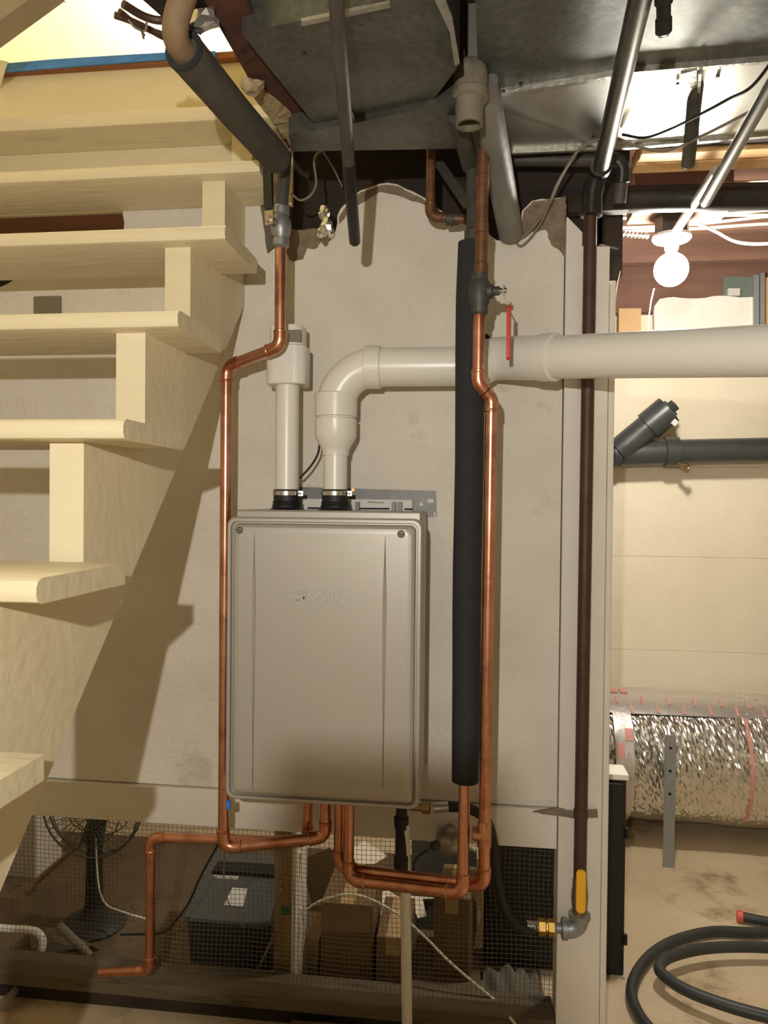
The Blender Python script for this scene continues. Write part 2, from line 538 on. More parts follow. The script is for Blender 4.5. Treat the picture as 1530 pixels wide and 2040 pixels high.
# brown plaster patches; paint has come away by the hole and along the top
bp = [w_(553, 490), w_(574, 456), w_(600, 459), w_(640, 456), w_(664, 462), w_(660, 478), w_(648, 492), w_(640, 482), w_(628, 496), w_(612, 494), w_(604, 516), w_(590, 520), w_(577, 518), w_(569, 500)]
O('plaster_patch', prism(N(), ragged(bp, 0.002, 0.008, 9), (0, -0.004, 0)), 'plaster_brown', smooth=0, label='brown bare plaster scar below the hole beside the black lever valve', cat='plaster')
bp = [w_(1036, 468), w_(1060, 462), w_(1088, 458), w_(1098, 488), w_(1112, 496), w_(1127, 518), w_(1128, 394), w_(1062, 402), w_(1043, 421)]  # brown patch, darker than the wall paint around it
O('plaster_patch', prism(N(), ragged(bp, 0.002, 0.01, 15), (0, -0.003, 0)), 'plaster_brown', smooth=0, label='brown patch under the header at the right wall end', cat='plaster')
tp_ = [(676, 432), (692, 408), (718, 384), (757, 370), (791, 371), (842, 396), (879, 423), (902, 447)]
bp = [w_(*p) for p in tp_] + [w_(x, y + d) for (x, y), d in zip(tp_[::-1], (6, 12, 10, 18, 12, 22, 16, 14))]
O('plaster_patch', prism(N(), ragged(bp, 0.0025, 0.012, 16), (0, -0.002, 0)), 'plaster_brown', smooth=0, label='narrow bare plaster rim along the humped wall top', cat='plaster')
O('wall_hole', prism(N(), [w_(968 + 9 * math.cos(a), 678 + 13 * math.sin(a)) for a in [2 * math.pi * k / 14 for k in range(14)]], (0, -0.001, 0)), 'hole_dark', smooth=0, label='small dark hole in the wall above the vent bend', cat='hole')
# dark header behind the broken wall top
O('header_beam', box(N(), (-0.60, 0.18, 2.05), (0.40, 0.23, 2.56)), 'dark_joist', smooth=0, label='dark wooden header beam behind the broken wall top', cat='beam')
O('header_beam', box(N(), (0.0, 0.1, 2.20), (0.40, 0.135, 2.40)), 'dark_joist', smooth=0, label='brown header board above the right end of the wall', cat='beam')

# boards along the foot of the wall
def zrow(px, py): return at(px, py, -0.012)
O('trim_2', box(N(), (-2.6, -0.014, 0.528), (-0.44, 0.045, 0.629), 0.002), 'trim_paint', smooth=0, kind='structure', label='left half of the white board under the wall')
O('trim_3', box(N(), (-0.438, -0.014, 0.528), (0.2215, 0.045, 0.629), 0.002), 'trim_paint', smooth=0, kind='structure', label='right half of the white board under the wall')

# corner post
root = thing('corner_post', (0.29, 0.02, 0), 'white painted corner post beside the gas pipe', 'post')
yf = -0.022
zz_ = lambda px, py: at(px, py, yf).z
xm = at(1160, 470, yf).x
O('front_board', prism(N(), [(0.224, yf, 0.0), (0.331, yf, 0.0), (0.331, yf, zz_(1195, 492)), (xm, yf, zz_(1160, 490)), (xm, yf, zz_(1160, 463)), (0.226, yf, zz_(1130, 432)), (0.224, yf, zz_(1130, 434))], (0, 0.09, 0)), 'trim_paint', root, smooth=0)
O('side_board', box(N(), (0.3335, -0.016, 0.0), (0.349, 0.09, 1.98), 0.002), 'trim_paint', root, smooth=0)

# ------------------------------------------------------------------ wire mesh screen below the wall
root = thing('wire_mesh_screen', (-0.55, 0.02, 0.09), 'square wire mesh screen stretched below the white wall', 'wire mesh')
rw = random.Random(5)
def wob(a, b): return 0.0022 * math.sin(a * 9.3 + b * 2.1) + 0.0016 * math.sin(a * 3.1 - b * 5.7)
bm = N()
x = -1.62
while x < 0.222:
    tube(bm, [(x + wob(zz, x) + wob(zz * 2.3, 1.0), 0.016 + 0.5 * wob(x, zz), zz) for zz in (0.09, 0.17, 0.25, 0.33, 0.41, 0.49, 0.57)], 0.00062, 4, cap=False)
    x += 0.0127
O('vertical_wires', bm, 'mesh_wire', root, kind='stuff')
bm = N()
z = 0.10
while z < 0.57:
    tube(bm, [(xx, 0.017 + 0.5 * wob(xx, z), z + wob(xx, z) * 1.3 + wob(xx * 1.7, 2.0)) for xx in [-1.62 + 0.0921 * i for i in range(21)]], 0.00062, 4, cap=False)
    z += 0.0127
O('horizontal_wires', bm, 'mesh_wire', root, kind='stuff')

# sill plank under the mesh, dark strip for the shaded gap below, dirt floor behind
O('sill_plank', prism(N(), [(-2.6, -0.03, 0.052), (-2.6, -0.03, 0.092), (-2.6, 0.06, 0.100), (-2.6, 0.06, 0.052)], (2.82, 0, 0), 0.003), 'plank_grey', smooth=0,
  label='dirty grey plank lying along the foot of the mesh', cat='plank')
O('gap_shade_strip', box(N(), (-2.55, 0.0, 0.0), (0.215, 0.06, 0.052)), 'dirt', smooth=0, label='dark strip for the shaded gap under the grey plank', cat='dirt', kind='stuff')  # shade of the gap under the plank, put into a near-black strip
O('dirt_floor', box(N(), (-2.55, 0.062, 0.0005), (0.215, 1.0, 0.003)), 'dirt_floor', smooth=0, label='brown dirt floor behind the wire mesh', cat='dirt', kind='stuff')
bx = at(570, 2030, -0.06).x
O('brick_piece', prism(N(), [(bx, -0.12, 0.0), (bx + 0.01, -0.045, 0.0), (bx + 0.17, -0.04, 0.0), (bx + 0.18, -0.11, 0.0)], (0, 0, 0.045), 0.004), 'brick', smooth=0,
  label='flat brown brick piece on the floor in front of the plank', cat='brick')

# ------------------------------------------------------------------ stairs
SX, SY, SZ, RUN, RISE = -0.537, -0.2027, 2.2119, 0.2217, 0.2232
NST = 9
root = thing('staircase', (-1.1, -1.2, 0), 'cream painted open wooden staircase left of the water heater', 'staircase')
def tread_mesh(y, z, x1, x0=-1.66, t=0.033, d=0.19):
    bm = N()
    prof = [(y + 0.012, z), (y + 0.004, z - 0.004), (y, z - 0.012), (y, z - t + 0.010), (y + 0.004, z - t + 0.003), (y + 0.012, z - t), (y + d, z - t), (y + d, z)]
    prism(bm, [(x1, yy, zz) for yy, zz in prof], (x0 - x1, 0, 0))
    return bm
jit = [0.016, 0.008, -0.003, 0.003, 0.0, 0.002, 0, 0, 0]
lift = [0.028, 0.013, 0, 0, 0, 0, 0, 0, 0]
for k in range(NST):
    O('tread', tread_mesh(SY - k * RUN, SZ - k * RISE + lift[k], SX + jit[k], d=0.196 if k < 1 else 0.236), 'stair_paint', root, smooth=30)
O('tread', tread_mesh(SY + RUN, SZ + RISE + 0.062, SX - 0.02, t=0.045, d=0.26), 'stair_paint', root, smooth=30)
# stringers, cut to the steps
def stringer(x0, x1):
    low = lambda y: 1.945 + 0.96 * y
    prof = [(-0.004, SZ - 0.033 + lift[0])]
    for k in range(0, NST):
        zt2 = SZ - k * RISE - 0.033 + lift[k]
        if k:
            prof.append((SY - (k - 1) * RUN + 0.04, zt2))
        prof.append((SY - k * RUN + 0.04, zt2))
    yl = prof[-1][0]
    prof.append((yl, 0.0))
    prof.append((-1.92, 0.0))
    prof.append((-0.004, low(-0.004)))
    return prism(N(), [(x1, y, zz) for y, zz in prof], (x0 - x1, 0, 0))
O('stringer', stringer(-0.678, -0.62), 'stair_paint', root, smooth=0)
O('stringer', stringer(-1.62, -1.562), 'stair_paint', root, smooth=0)
O('stringer_block', box(N(), (-0.678, SY + RUN + 0.04, 2.262), (-0.62, SY + RUN + 0.135, SZ + RISE + 0.016)), 'stair_paint', root, smooth=0)
# riser and floor edge at the top
yT, zT = SY + 2 * RUN + 0.02, 2.762
O('riser', box(N(), (-1.66, yT, SZ + RISE + 0.062), (-0.53, yT + 0.02, zT - 0.012), 0.001), 'stair_paint', root, smooth=0)
O('riser', box(N(), (-1.66, 0.156, 2.27), (-0.53, 0.172, SZ + RISE + 0.016)), 'stair_paint', root, smooth=0)
O('landing_nosing', box(N(), (-1.66, yT - 0.022, zT - 0.013), (-0.53, yT + 0.05, zT + 0.012), 0.004), 'floor_wood', root)
# floor above and bright room
O('floor', box(N(), (-2.6, yT + 0.05, 2.62), (-0.53, 1.5, 2.762)), 'floor_wood', smooth=0, label='wooden floor at the head of the stairs', kind='structure')
O('wall_upper', box(N(), (-2.8, 1.5, 2.70), (0.6, 1.56, 4.9)), 'upper_wall', smooth=0, kind='structure', label='bright cream wall of the room upstairs')
O('wall_upper', box(N(), (-2.86, -2.3, 2.6), (-2.8, 1.56, 4.9)), 'upper_wall', smooth=0, kind='structure')
O('wall_upper', box(N(), (0.6, -2.3, 2.70), (0.66, 1.56, 4.9)), 'upper_wall', smooth=0, kind='structure')
O('wall_upper', box(N(), (-2.8, -2.36, 2.6), (0.6, -2.3, 4.9)), 'upper_wall', smooth=0, kind='structure')
O('ceiling_upper', box(N(), (-2.86, -2.36, 4.9), (0.66, 1.56, 4.96)), 'upper_wall', smooth=0, kind='structure')
# tape along the top step
tp = [at(8, 146, yT - 0.025), at(18, 128, yT - 0.025), at(110, 120, yT - 0.025), at(240, 112, yT - 0.025), at(345, 106, yT - 0.025), at(430, 104, yT - 0.025),
      at(430, 122, yT - 0.025), at(345, 119, yT - 0.025), at(240, 127, yT - 0.025), at(110, 137, yT - 0.025)]
O('blue_tape_strip', prism(N(), tp, (0, -0.006, 0)), 'blue_tape', smooth=0, label='wrinkled blue tape strip along the top edge of the stairs', cat='tape')
ps = [at(-10, 178, yT - 0.03), at(-10, 118, yT - 0.03), at(17, 124, yT - 0.03), at(8, 150, yT - 0.03), at(2, 172, yT - 0.03)]
O('plastic_sheet', prism(N(), ps, (0, -0.003, 0)), 'plastic_sheet', smooth=0, label='corner of pale plastic sheet at the left end of the blue tape', cat='plastic')
# sloping board near the camera, upper left
a, b = at(-152, 80, -0.15), at(8, -38, -0.15)
bm = N()
obox(bm, a + (a - b) * 0.8, b + (b - a) * 0.4, 0.222, 0.072, (0, -1, 0), 0.003)
O('stair_rail_board', bm, 'board_paint_shaded', smooth=0, label='sloping painted board at the upper left above the stairs', cat='board')
# grey metal plate on the wall behind the stairs
O('wall_plate', box(N(), (at(67, 660, -0.005).x, -0.008, at(94, 700, -0.005).z), (at(121, 660, -0.005).x, 0.0, at(94, 590, -0.005).z), 0.002), 'plate_grey', smooth=0,
  label='grey metal cover plate on the wall behind the open treads', cat='plate')
# dark void pieces behind the hole in the stair wall: a joist and a scrap
O('hidden_joist', box(N(), (-2.5, 0.18, 2.0), (-0.62, 0.22, 2.2)), 'dark_joist', smooth=0, label='dark joist seen through the hole between two treads', cat='joist')

# ================================================================== WATER HEATER
HX0, HX1, HYF, HZ0, HZ1 = -0.580, -0.116, -0.262, 0.7066, 1.3786
root = thing('water_heater', ((HX0 + HX1) / 2, -0.13, HZ0), 'grey wall mounted tankless water heater with embossed lettering', 'water heater')
O('casing', box(N(), (HX0 + 0.012, HYF + 0.045, HZ0 + 0.012), (HX1 - 0.006, -0.012, HZ1 + 0.016), 0.004), 'heater', root)
def rrect(x0, x1, z0, z1, r, n=7):
    out = []
    for cx, cz, a0 in ((x1 - r, z1 - r, 0), (x0 + r, z1 - r, 90), (x0 + r, z0 + r, 180), (x1 - r, z0 + r, 270)):
        for i in range(n + 1):
            a = math.radians(a0 + 90 * i / n)
            out.append((cx + r * math.cos(a), cz + r * math.sin(a)))
    return out
def shell(bm, rings, cap0=True, cap1=True):
    R = [[bm.verts.new(p) for p in ring] for ring in rings]
    for i in range(len(R) - 1):
        n = len(R[i])
        for k in range(n):
            bm.faces.new((R[i][k], R[i][(k + 1) % n], R[i + 1][(k + 1) % n], R[i + 1][k]))
    if cap0: bm.faces.new(R[0][::-1])
    if cap1: bm.faces.new(R[-1])
    return R
def ring(ins, y, r):
    return [(x, y, z) for x, z in rrect(HX0 + ins, HX1 - ins, HZ0 + ins, HZ1 - ins, r)]
bm = N()
# cover: outer lip, valley, raised middle, with the two tapered flutes pressed into the front
rings = [ring(0.004, HYF + 0.062, 0.020), ring(0.0, HYF + 0.058, 0.022), ring(0.0, HYF + 0.016, 0.022), ring(0.004, HYF + 0.010, 0.020), ring(0.010, HYF + 0.010, 0.016),
         ring(0.012, HYF + 0.020, 0.015), ring(0.015, HYF + 0.020, 0.014), ring(0.018, HYF + 0.008, 0.014), ring(0.024, HYF + 0.002, 0.012), ring(0.032, HYF, 0.010), ring(0.036, HYF, 0.010)]
R = shell(bm, rings, True, False)
hx = lambda px, py: at(px, py, HYF).x
hz = lambda px, py: at(px, py, HYF).z
flutes = []
for pxs in (((506, 1062), (504, 1572)), ((767, 1068), (763, 1572))):
    (xa, ya), (xb, yb) = pxs
    za, zb = hz(xa, ya), hz(xb, yb)
    xm = (hx(xa, ya) + hx(xb, yb)) / 2
    flutes.append((xm, zb, za))
inner = R[-1]
# front face triangulated around the flutes
fe = []
front_edges = [bm.edges.get((inner[k], inner[(k + 1) % len(inner)])) for k in range(len(inner))]
holes = []
for xm, zb, za in flutes:
    loop = []
    K = 12
    for i in range(K + 1):
        t = i / K
        wdt = 0.0052 * (((1 - t) / 0.25) if t > 0.75 else (t / 0.75) ** 0.8)
        loop.append((xm - max(wdt, 0.0004), zb + (za - zb) * t))
    for i in range(K, -1, -1):
        t = i / K
        wdt = 0.0052 * (((1 - t) / 0.25) if t > 0.75 else (t / 0.75) ** 0.8)
        loop.append((xm + max(wdt, 0.0004), zb + (za - zb) * t))
    vs = [bm.verts.new((x, HYF, z)) for x, z in loop]
    es = [bm.edges.new((vs[i], vs[(i + 1) % len(vs)])) for i in range(len(vs))]
    holes += es
    n2 = len(vs)
    mids = [bm.verts.new((xm, HYF + 0.0042, zb + (za - zb) * i / K)) for i in range(K + 1)]
    for i in range(K):
        bm.faces.new((vs[i], vs[i + 1], mids[i + 1], mids[i]))
        bm.faces.new((vs[n2 - 2 - i], vs[n2 - 1 - i], mids[i], mids[i + 1]))
    bm.faces.new((vs[0], mids[0], vs[-1]))
    bm.faces.new((vs[K], vs[K + 1], mids[K]))
bmesh.ops.triangle_fill(bm, edges=front_edges + holes, use_beauty=True, normal=(0, -1, 0))
cover = O('front_cover', bm, 'heater', root, smooth=30)
for px, py in ((477, 1056), (799, 1064)):
    c = at(px, py, HYF)
    s = O('screw', lathe(N(), c + V((0, 0.001, 0)), (0, -1, 0), [(0.0088, 0), (0.0088, 0.002), (0.0070, 0.0032), (0.0066, 0.0016), (0.0058, 0.0014), (0.0052, 0.0028), (0.002, 0.0034)], 20), 'heater_dark', cover)
    O('screw_slot', obox(N(), c + V((-0.004, -0.0022, 0)), c + V((0.004, -0.0022, 0)), 0.0015, 0.0015), 'hole_dark', cover)
# lettering and emblem
tc = bpy.data.curves.new('lettering', 'FONT')
tc.body = 'NORITZ'
tc.size = 0.0295
tc.space_character = 1.06
tc.extrude = 0.0034
tc.offset = 0.0008
tob = bpy.data.objects.new('lettering_curve', tc)
COL.objects.link(tob)
dg = bpy.context.evaluated_depsgraph_get()
me = bpy.data.meshes.new_from_object(tob.evaluated_get(dg))
bpy.data.objects.remove(tob)
bm = N()
bm.from_mesh(me)
bpy.data.meshes.remove(me)
xs = [v.co.x for v in bm.verts]
p0, p1 = at(614, 1197, HYF), at(694, 1199, HYF)
sx = (p1.x - p0.x) / (max(xs) - min(xs))
for v in bm.verts:
    v.co = V((p0.x + (v.co.x - min(xs)) * sx, HYF - v.co.z * 0.8, p0.z + v.co.y))
O('lettering', bm, 'letter', cover, smooth=0)
def lbar(bm, pts, wd, parent_y=HYF):
    for a, b in zip(pts[:-1], pts[1:]):
        obox(bm, at(*a, HYF - 0.0008), at(*b, HYF - 0.0008), wd, 0.0035, (0, 1, 0))
bm = N()
lbar(bm, [(582, 1196), (582, 1175)], 0.0045)
lbar(bm, [(582, 1175), (594, 1196)], 0.0045)
lbar(bm, [(594, 1196), (594, 1184)], 0.0045)
lbar(bm, [(586, 1174), (597, 1173), (605, 1175), (609, 1181), (608, 1188), (603, 1194)], 0.0042)
lbar(bm, [(598, 1181), (602, 1182), (603, 1186), (608, 1197)], 0.0036)
O('emblem', bm, 'letter', cover, smooth=0)
# wall bracket behind the top
br = thing('heater_bracket', at(720, 1018, -0.006), 'steel mounting plate on the wall above the heater', 'bracket')
y = -0.004
pl = [at(560, 1030, y), at(560, 969, y), at(868, 978, y), at(870, 1030, y)]
O('plate', prism(N(), pl, (0, 0.004, 0)), 'steel_plate', br, smooth=0)
def slot(px, py, w_, h_, par, m='hole_dark', yy=y - 0.0006):
    c = at(px, py, yy)
    return O('slot', prism(N(), [(c.x + xx, yy, c.z + zz) for xx, zz in rrect(-w_ / 2, w_ / 2, -h_ / 2, h_ / 2, min(w_, h_) * 0.49, 4)], (0, 0.0006, 0)), m, par, smooth=0)
slot(858, 998, 0.018, 0.011, br, 'wall_paint'); slot(839, 1005, 0.009, 0.009, br, 'wall_paint'); slot(866, 1026, 0.005, 0.016, br, 'wall_paint')
for px, py in ((704, 976), (696, 986)):
    O('bolt', hexnut(N(), at(px, py, y), (0, -1, 0), 0.0052, 0.008), 'brass', br)
y2 = -0.020
c0, c1 = at(600, 1018, y2), at(822, 999, y2)
rail = O('hanger_rail', box(N(), (c0.x, y2, at(700, 1022, y2).z), (c1.x, -0.004, at(700, 994, y2).z), 0.002), 'bracket_white', br)
for pxa, pxb, py in ((613, 640, 1012), (716, 776, 1013), (806, 822, 1014)):
    O('rail_slot', obox(N(), at(pxa, py, y2 - 0.001), at(pxb, py + 0.5, y2 - 0.001), 0.004, 0.004), 'hole_dark', rail)
for px in (713, 785, 797):
    O('rail_clip', box(N(), (at(px, 1010, y2).x - 0.005, y2 - 0.012, at(px, 1023, y2).z), (at(px, 1010, y2).x + 0.006, y2, at(px, 1000, y2).z), 0.001), 'steel_plate', rail)
a_, b_ = at(733, 1000, y2 - 0.001), at(764, 1001.5, y2 - 0.001)
O('rail_slot', obox(N(), a_, b_, 0.004, 0.003), 'heater_dark', rail)

# rubber collars on the heater top
def collar(px, name_y, par):
    b0 = at(px, 1019, name_y)
    o = V((b0.x, name_y, HZ1 + 0.010))
    z1 = at(px, 975, name_y).z - o.z
    c = O('rubber_collar', lathe(N(), o, (0, 0, 1), [(0.046, 0), (0.046, 0.006), (0.040, 0.008), (0.036, 0.012), (0.037, 0.018), (0.034, 0.020), (0.036, 0.026), (0.033, 0.028), (0.034, z1 - 0.003), (0.031, z1)], 28), 'rubber', par)
    O('hose_clamp', lathe(N(), o + V((0, 0, z1 - 0.016)), (0, 0, 1), [(0.0345, 0), (0.0358, 0.001), (0.0358, 0.011), (0.0345, 0.012)], 28), 'clamp_steel', c)
    bx = o + V((0.037, -0.006, z1 - 0.010))
    O('clamp_screw', hexnut(obox(N(), bx + V((-0.006, 0, 0)), bx + V((0.006, 0.002, 0)), 0.011, 0.012), bx + V((0.001, -0.006, 0)), (0, -1, 0), 0.004, 0.008), 'clamp_steel', c)
    return o, z1
PY = -0.105
oL, zL = collar(571, PY, root)
oR, zR = collar(667.5, PY, root)
# blue tag and small stub under the left corner
O('drain_knob', lathe(N(), at(455, 1595, -0.2), (0, 0, -1), [(0.006, 0), (0.0065, 0.006), (0.0065, 0.018), (0.004, 0.022)], 12), 'blue_tape', root)
O('gas_stub', lathe(N(), at(840, 1609, -0.12), (1, 0, 0), [(0.010, -0.03), (0.010, 0.0), (0.016, 0.001), (0.016, 0.02), (0.012, 0.022)], 8), 'brass_old', root)

# ------------------------------------------------------------------ intake pipe (white, short, upright)
root = thing('intake_vent_pipe', (oL.x, PY, oL.z + zL), 'short upright white plastic air intake pipe with boxy cap', 'pipe')
zc = at(572, 770, PY).z
O('pipe', tube(N(), [(oL.x, PY, oL.z + zL - 0.02), (oL.x, PY, zc - 0.0), (oL.x, PY, zc + 0.03)], 0.0301, 28), 'pvc', root)
x_ = oL.x
cap = thing
zs = lambda py: at(574, py, PY).z
def rbox(bm, x0, x1, y0, y1, z0, z1, r):
    rings = [[(xx, yy, zz) for xx, yy in rrect(x0 + i, x1 - i, y0 + i, y1 - i, r - i * 0.5)] for zz, i in ((z0, 0.002), (z0 + 0.002, 0), (z1 - 0.002, 0), (z1, 0.002))]
    shell(bm, rings)
    return bm
O('cap_body', rbox(N(), at(535, 730, PY).x, at(614, 730, PY).x, PY - 0.045, PY + 0.045, zs(769), zs(693), 0.030), 'pvc', root)
O('cap_neck', rbox(N(), at(541, 680, PY).x, at(607, 680, PY).x, PY - 0.038, PY + 0.040, zs(693), zs(652), 0.024), 'pvc', root)
c0, c1 = at(575, 681, PY - 0.0385), at(600, 657, PY - 0.0385)
O('inlet_screen', box(N(), (c0.x, PY - 0.0405, c0.z), (c1.x, PY - 0.034, c1.z), 0.001), 'plate_grey', root, smooth=0)

# ------------------------------------------------------------------ exhaust pipe
root = thing('exhaust_vent_pipe', (oR.x, PY, oR.z + zR), 'long white plastic exhaust vent pipe bending right from the heater', 'pipe')
xe = oR.x
ze = lambda py: at(671, py, PY).z
RV = 0.0485
O('riser_pipe', tube(N(), [(xe, PY, oR.z + zR - 0.02), (xe, PY, ze(930)), (xe, PY, ze(885))], 0.0301, 28), 'pvc', root)
O('reducer', lathe(N(), (xe, PY, 0), (0, 0, 1), [(0.0335, ze(908)), (0.0338, ze(898)), (0.037, ze(893)), (0.049, ze(876)), (0.0525, ze(868)), (0.0525, ze(836)), (0.049, ze(834))], 32), 'pvc', root)
zh = at(830, 731, PY).z
xh0 = at(727, 731, PY).x
arcR = 0.098
arc, s, e, d1, d2 = elbow_arc((xe, PY, zh), (xe, PY, ze(850)), (0.2, PY, zh), arcR, 14)
bm = tube(N(), [(xe, PY, ze(834)), s] + arc[1:-1] + [e, e + d2 * 0.02], RV, 32)
lathe(bm, (xe, PY, 0), (0, 0, 1), [(0.049, ze(832)), (0.0535, ze(830)), (0.0535, ze(786)), (0.049, ze(784))], 32)
lathe(bm, (at(727, 731, PY).x, PY, zh), (1, 0, 0), [(RV, 0), (0.0535, 0.002), (0.0535, 0.040), (RV, 0.042)], 32)
O('elbow', bm, 'pvc', root)
# run along the wall then outwards
pA = V((at(765, 731, PY).x, PY, zh))
pB = V((at(965, 731, PY).x, PY, zh))
pD = at(1085, 712.5, -0.165)
pE = at(1530, 699, -0.46)
pE2 = pE + (pE - pD) * 1.2
O('pipe', tube(N(), [pA - V((0.02, 0, 0)), pB], RV * 0.985, 32), 'pvc', root)
dr = (pE - pD).normalized()
kn = pD - dr * ((pD.x - 0.045) / dr.x)
bm = tube(N(), smooth_path([pB - V((0.05, 0, 0)), pB - V((0.02, 0, 0)), kn, pD - dr * 0.03, pD], 6), 0.0525, 32)
lathe(bm, pD - dr * 0.012, dr, [(0.052, 0), (0.0555, 0.003), (0.0555, 0.042), (0.050, 0.045)], 32)
lathe(bm, pB - V((0.05, 0, 0)), (1, 0, 0), [(0.05, 0), (0.0555, 0.003), (0.0555, 0.045), (0.051, 0.048)], 32)
O('bend', bm, 'pvc', root)
O('long_pipe', tube(N(), [pD + dr * 0.02, pE2], 0.0495, 32), 'pvc', root)
# thin black drain tube on the vent
cable('drain_tube', [at(637, 880, -0.085), at(633, 905, -0.08), at(618, 930, -0.085), at(597, 953, -0.09)], 0.0028, 'cable_black', 'thin black curved tube between the two white vents', 'tube')

# ================================================================== COPPER AND GAS PIPES
def lever(parent, hub, d_out, along, L, wd, m, name='lever_handle', off=0.03, crank=True):
    """flat ball valve lever: hub centre on the valve, stem direction, lever direction"""
    hub, d_out, al = V(hub), V(d_out).normalized(), V(along).normalized()
    O('stem', lathe(N(), hub, d_out, [(0.010, 0), (0.010, off * 0.5), (0.006, off * 0.55), (0.006, off + 0.006)], 8), 'solder', parent)
    a = hub + d_out * off
    side = al.cross(d_out).normalized()
    steel = N()
    if crank:
        b = a + al * (L * 0.22) + d_out * 0.012
        obox(steel, a - al * 0.012, a + al * (L * 0.08), wd * 0.8, 0.003, d_out)
        obox(steel, a + al * (L * 0.08), b, wd * 0.8, 0.003, d_out)
    else:
        b = a + al * (L * 0.15)
        obox(steel, a - al * 0.012, b, wd * 0.9, 0.003, d_out)
    O('lever_plate', steel, 'solder', parent)
    c = a + al * L + (d_out * 0.012 if crank else V((0, 0, 0)))
    bm = N()
    t = bmesh.new()
    prof = rrect(-wd / 2, wd / 2, 0, (c - b).length, wd * 0.46, 5)
    dd = (c - b).normalized()
    prism(bm, [b + side * xx + dd * zz - d_out * 0.004 for xx, zz in prof], d_out * 0.008, 0.0012)
    return O(name, bm, m, parent)

# --- cold line: down the left of the heater
r = 0.0137
yU, yD = -0.20, -0.15
P = [at(560, 480, yU), at(558, 693, yU), at(450, 733, yD - 0.01), at(450, 733, yD - 0.01)]
pa = at(559, 492, yU)
pb = V((at(558, 690, yU).x, yU, at(558, 690, yU).z))
pc = at(451, 731, yD)
pd = V((pc.x + 0.0, yD, at(451, 1690, yD).z))
pe = at(648, 1668, -0.13)
pd2 = V((pc.x, yD - 0.02, at(452, 1692, yD - 0.02).z))
pf = V((pe.x, pe.y, HZ0 + 0.012))
root = thing('cold_water_pipe', pd2, 'copper cold water pipe running down the left of the heater', 'pipe')
pipe_run(root, [(pb.x, yU, pa.z), pb, pc, pd, pe, pf], r)
vz = pa.z
O('solder_ring', lathe(N(), (pb.x, yU, vz - 0.004), (0, 0, 1), [(r, 0), (r * 1.12, 0.002), (r * 1.12, 0.006), (r, 0.008)], 16), 'solder', root)
vt = at(556, 440, yU).z
vb = lathe(N(), (pb.x, yU, vz), (0, 0, 1), [(0.016, -0.002), (0.020, 0.002), (0.020, 0.018), (0.0175, 0.02), (0.0235, 0.034), (0.025, 0.048), (0.0235, 0.062), (0.0175, 0.076), (0.020, 0.078), (0.020, 0.094), (0.017, 0.097)], 18)
body = O('valve_body', vb, 'galv_fit', root)
O('old_pipe', tube(N(), [(pb.x, yU, vz + 0.09), (pb.x + 0.006, yU, vz + 0.16), (pb.x + 0.01, yU - 0.0, at(558, 305, yU).z)], 0.0150, 16), 'iron_dusty', root)
hubp = V((pb.x - 0.010, yU - 0.02, vz + 0.050))
lever(body, hubp, (-0.25, -1, 0), (-0.04, 0, 1), 0.135, 0.024, 'black_grip', off=0.026, crank=False)
O('handle_nut', hexnut(N(), hubp + V((-0.007, -0.026, 0)), (-0.25, -1, 0), 0.008, 0.006), 'solder', body)

# --- relief line: from heater bottom left and down to the floor
yR = -0.09
q0 = V((at(613, 1620, yR).x, yR, HZ0 + 0.012))
q1 = V((q0.x, yR, at(613, 1677, yR).z))
q2 = at(300, 1668, yR)
q3 = at(299, 1937, yR - 0.01)
q3 = V((q2.x, yR, q3.z))
q4 = at(200, 1937, yR + 0.03)
root = thing('drain_copper_pipe', (q3.x, q3.y, q3.z), 'copper drain pipe stepping left and down before the mesh', 'pipe')
pipe_run(root, [q0, q1, q2, q3, q4], 0.0122)

# --- upper right line with the red lever valve
yV = -0.262
top = at(958, 300, yV)
xv = at(955, 600, yV).x
z1 = at(955, 762, yV).z
k1 = V((xv, yV, z1))
k2 = V((at(979, 800, -0.248).x, -0.248, at(979, 796, -0.248).z))
zlow = at(965, 1765, -0.235).z
k3 = V((k2.x - 0.004, -0.235, zlow))
k4 = at(676, 1730, -0.135)
k5 = V((k4.x, k4.y, HZ0 + 0.012))
root = thing('hot_water_pipe', k3, 'copper pipe with red lever valve right of the black foam', 'pipe')
vz0, vz1 = at(955, 628, yV).z, at(955, 545, yV).z
pipe_run(root, [(xv, yV, vz0 + 0.004), k1, k2, k3, k4, k5], 0.0137)
O('old_pipe', tube(N(), [(xv + 0.002, yV, vz1 - 0.01), (xv + 0.003, yV, at(956, 470, yV).z), (xv + 0.004, yV, top.z)], 0.0142, 16), 'copper_old', root)
for py in (362, 455, 535):
    O('coupling', lathe(N(), (xv + 0.003, yV, at(956, py, yV).z - 0.012), (0, 0, 1), [(0.0142, 0), (0.0160, 0.001), (0.0160, 0.022), (0.0142, 0.024)], 16), 'copper_old', root)
h = vz1 - vz0
body = O('valve_body', lathe(N(), (xv, yV, vz0), (0, 0, 1), [(0.0155, 0), (0.019, 0.004), (0.019, h * 0.22), (0.0225, h * 0.3), (0.0245, h * 0.5), (0.024, h * 0.68), (0.0215, h * 0.8), (0.019, h * 0.82), (0.018, h)], 18), 'valve_dark', root)
O('bonnet', lathe(N(), (xv, yV, vz0 + h * 0.55), (1, -0.2, 0), [(0.016, 0), (0.016, 0.030), (0.010, 0.032), (0.010, 0.045)], 10), 'valve_dark', body)
lever(body, V((xv + 0.036, yV - 0.007, vz0 + h * 0.55)), (1, -0.2, 0), (0, 0, -1), 0.155, 0.017, 'red_grip', off=0.018)
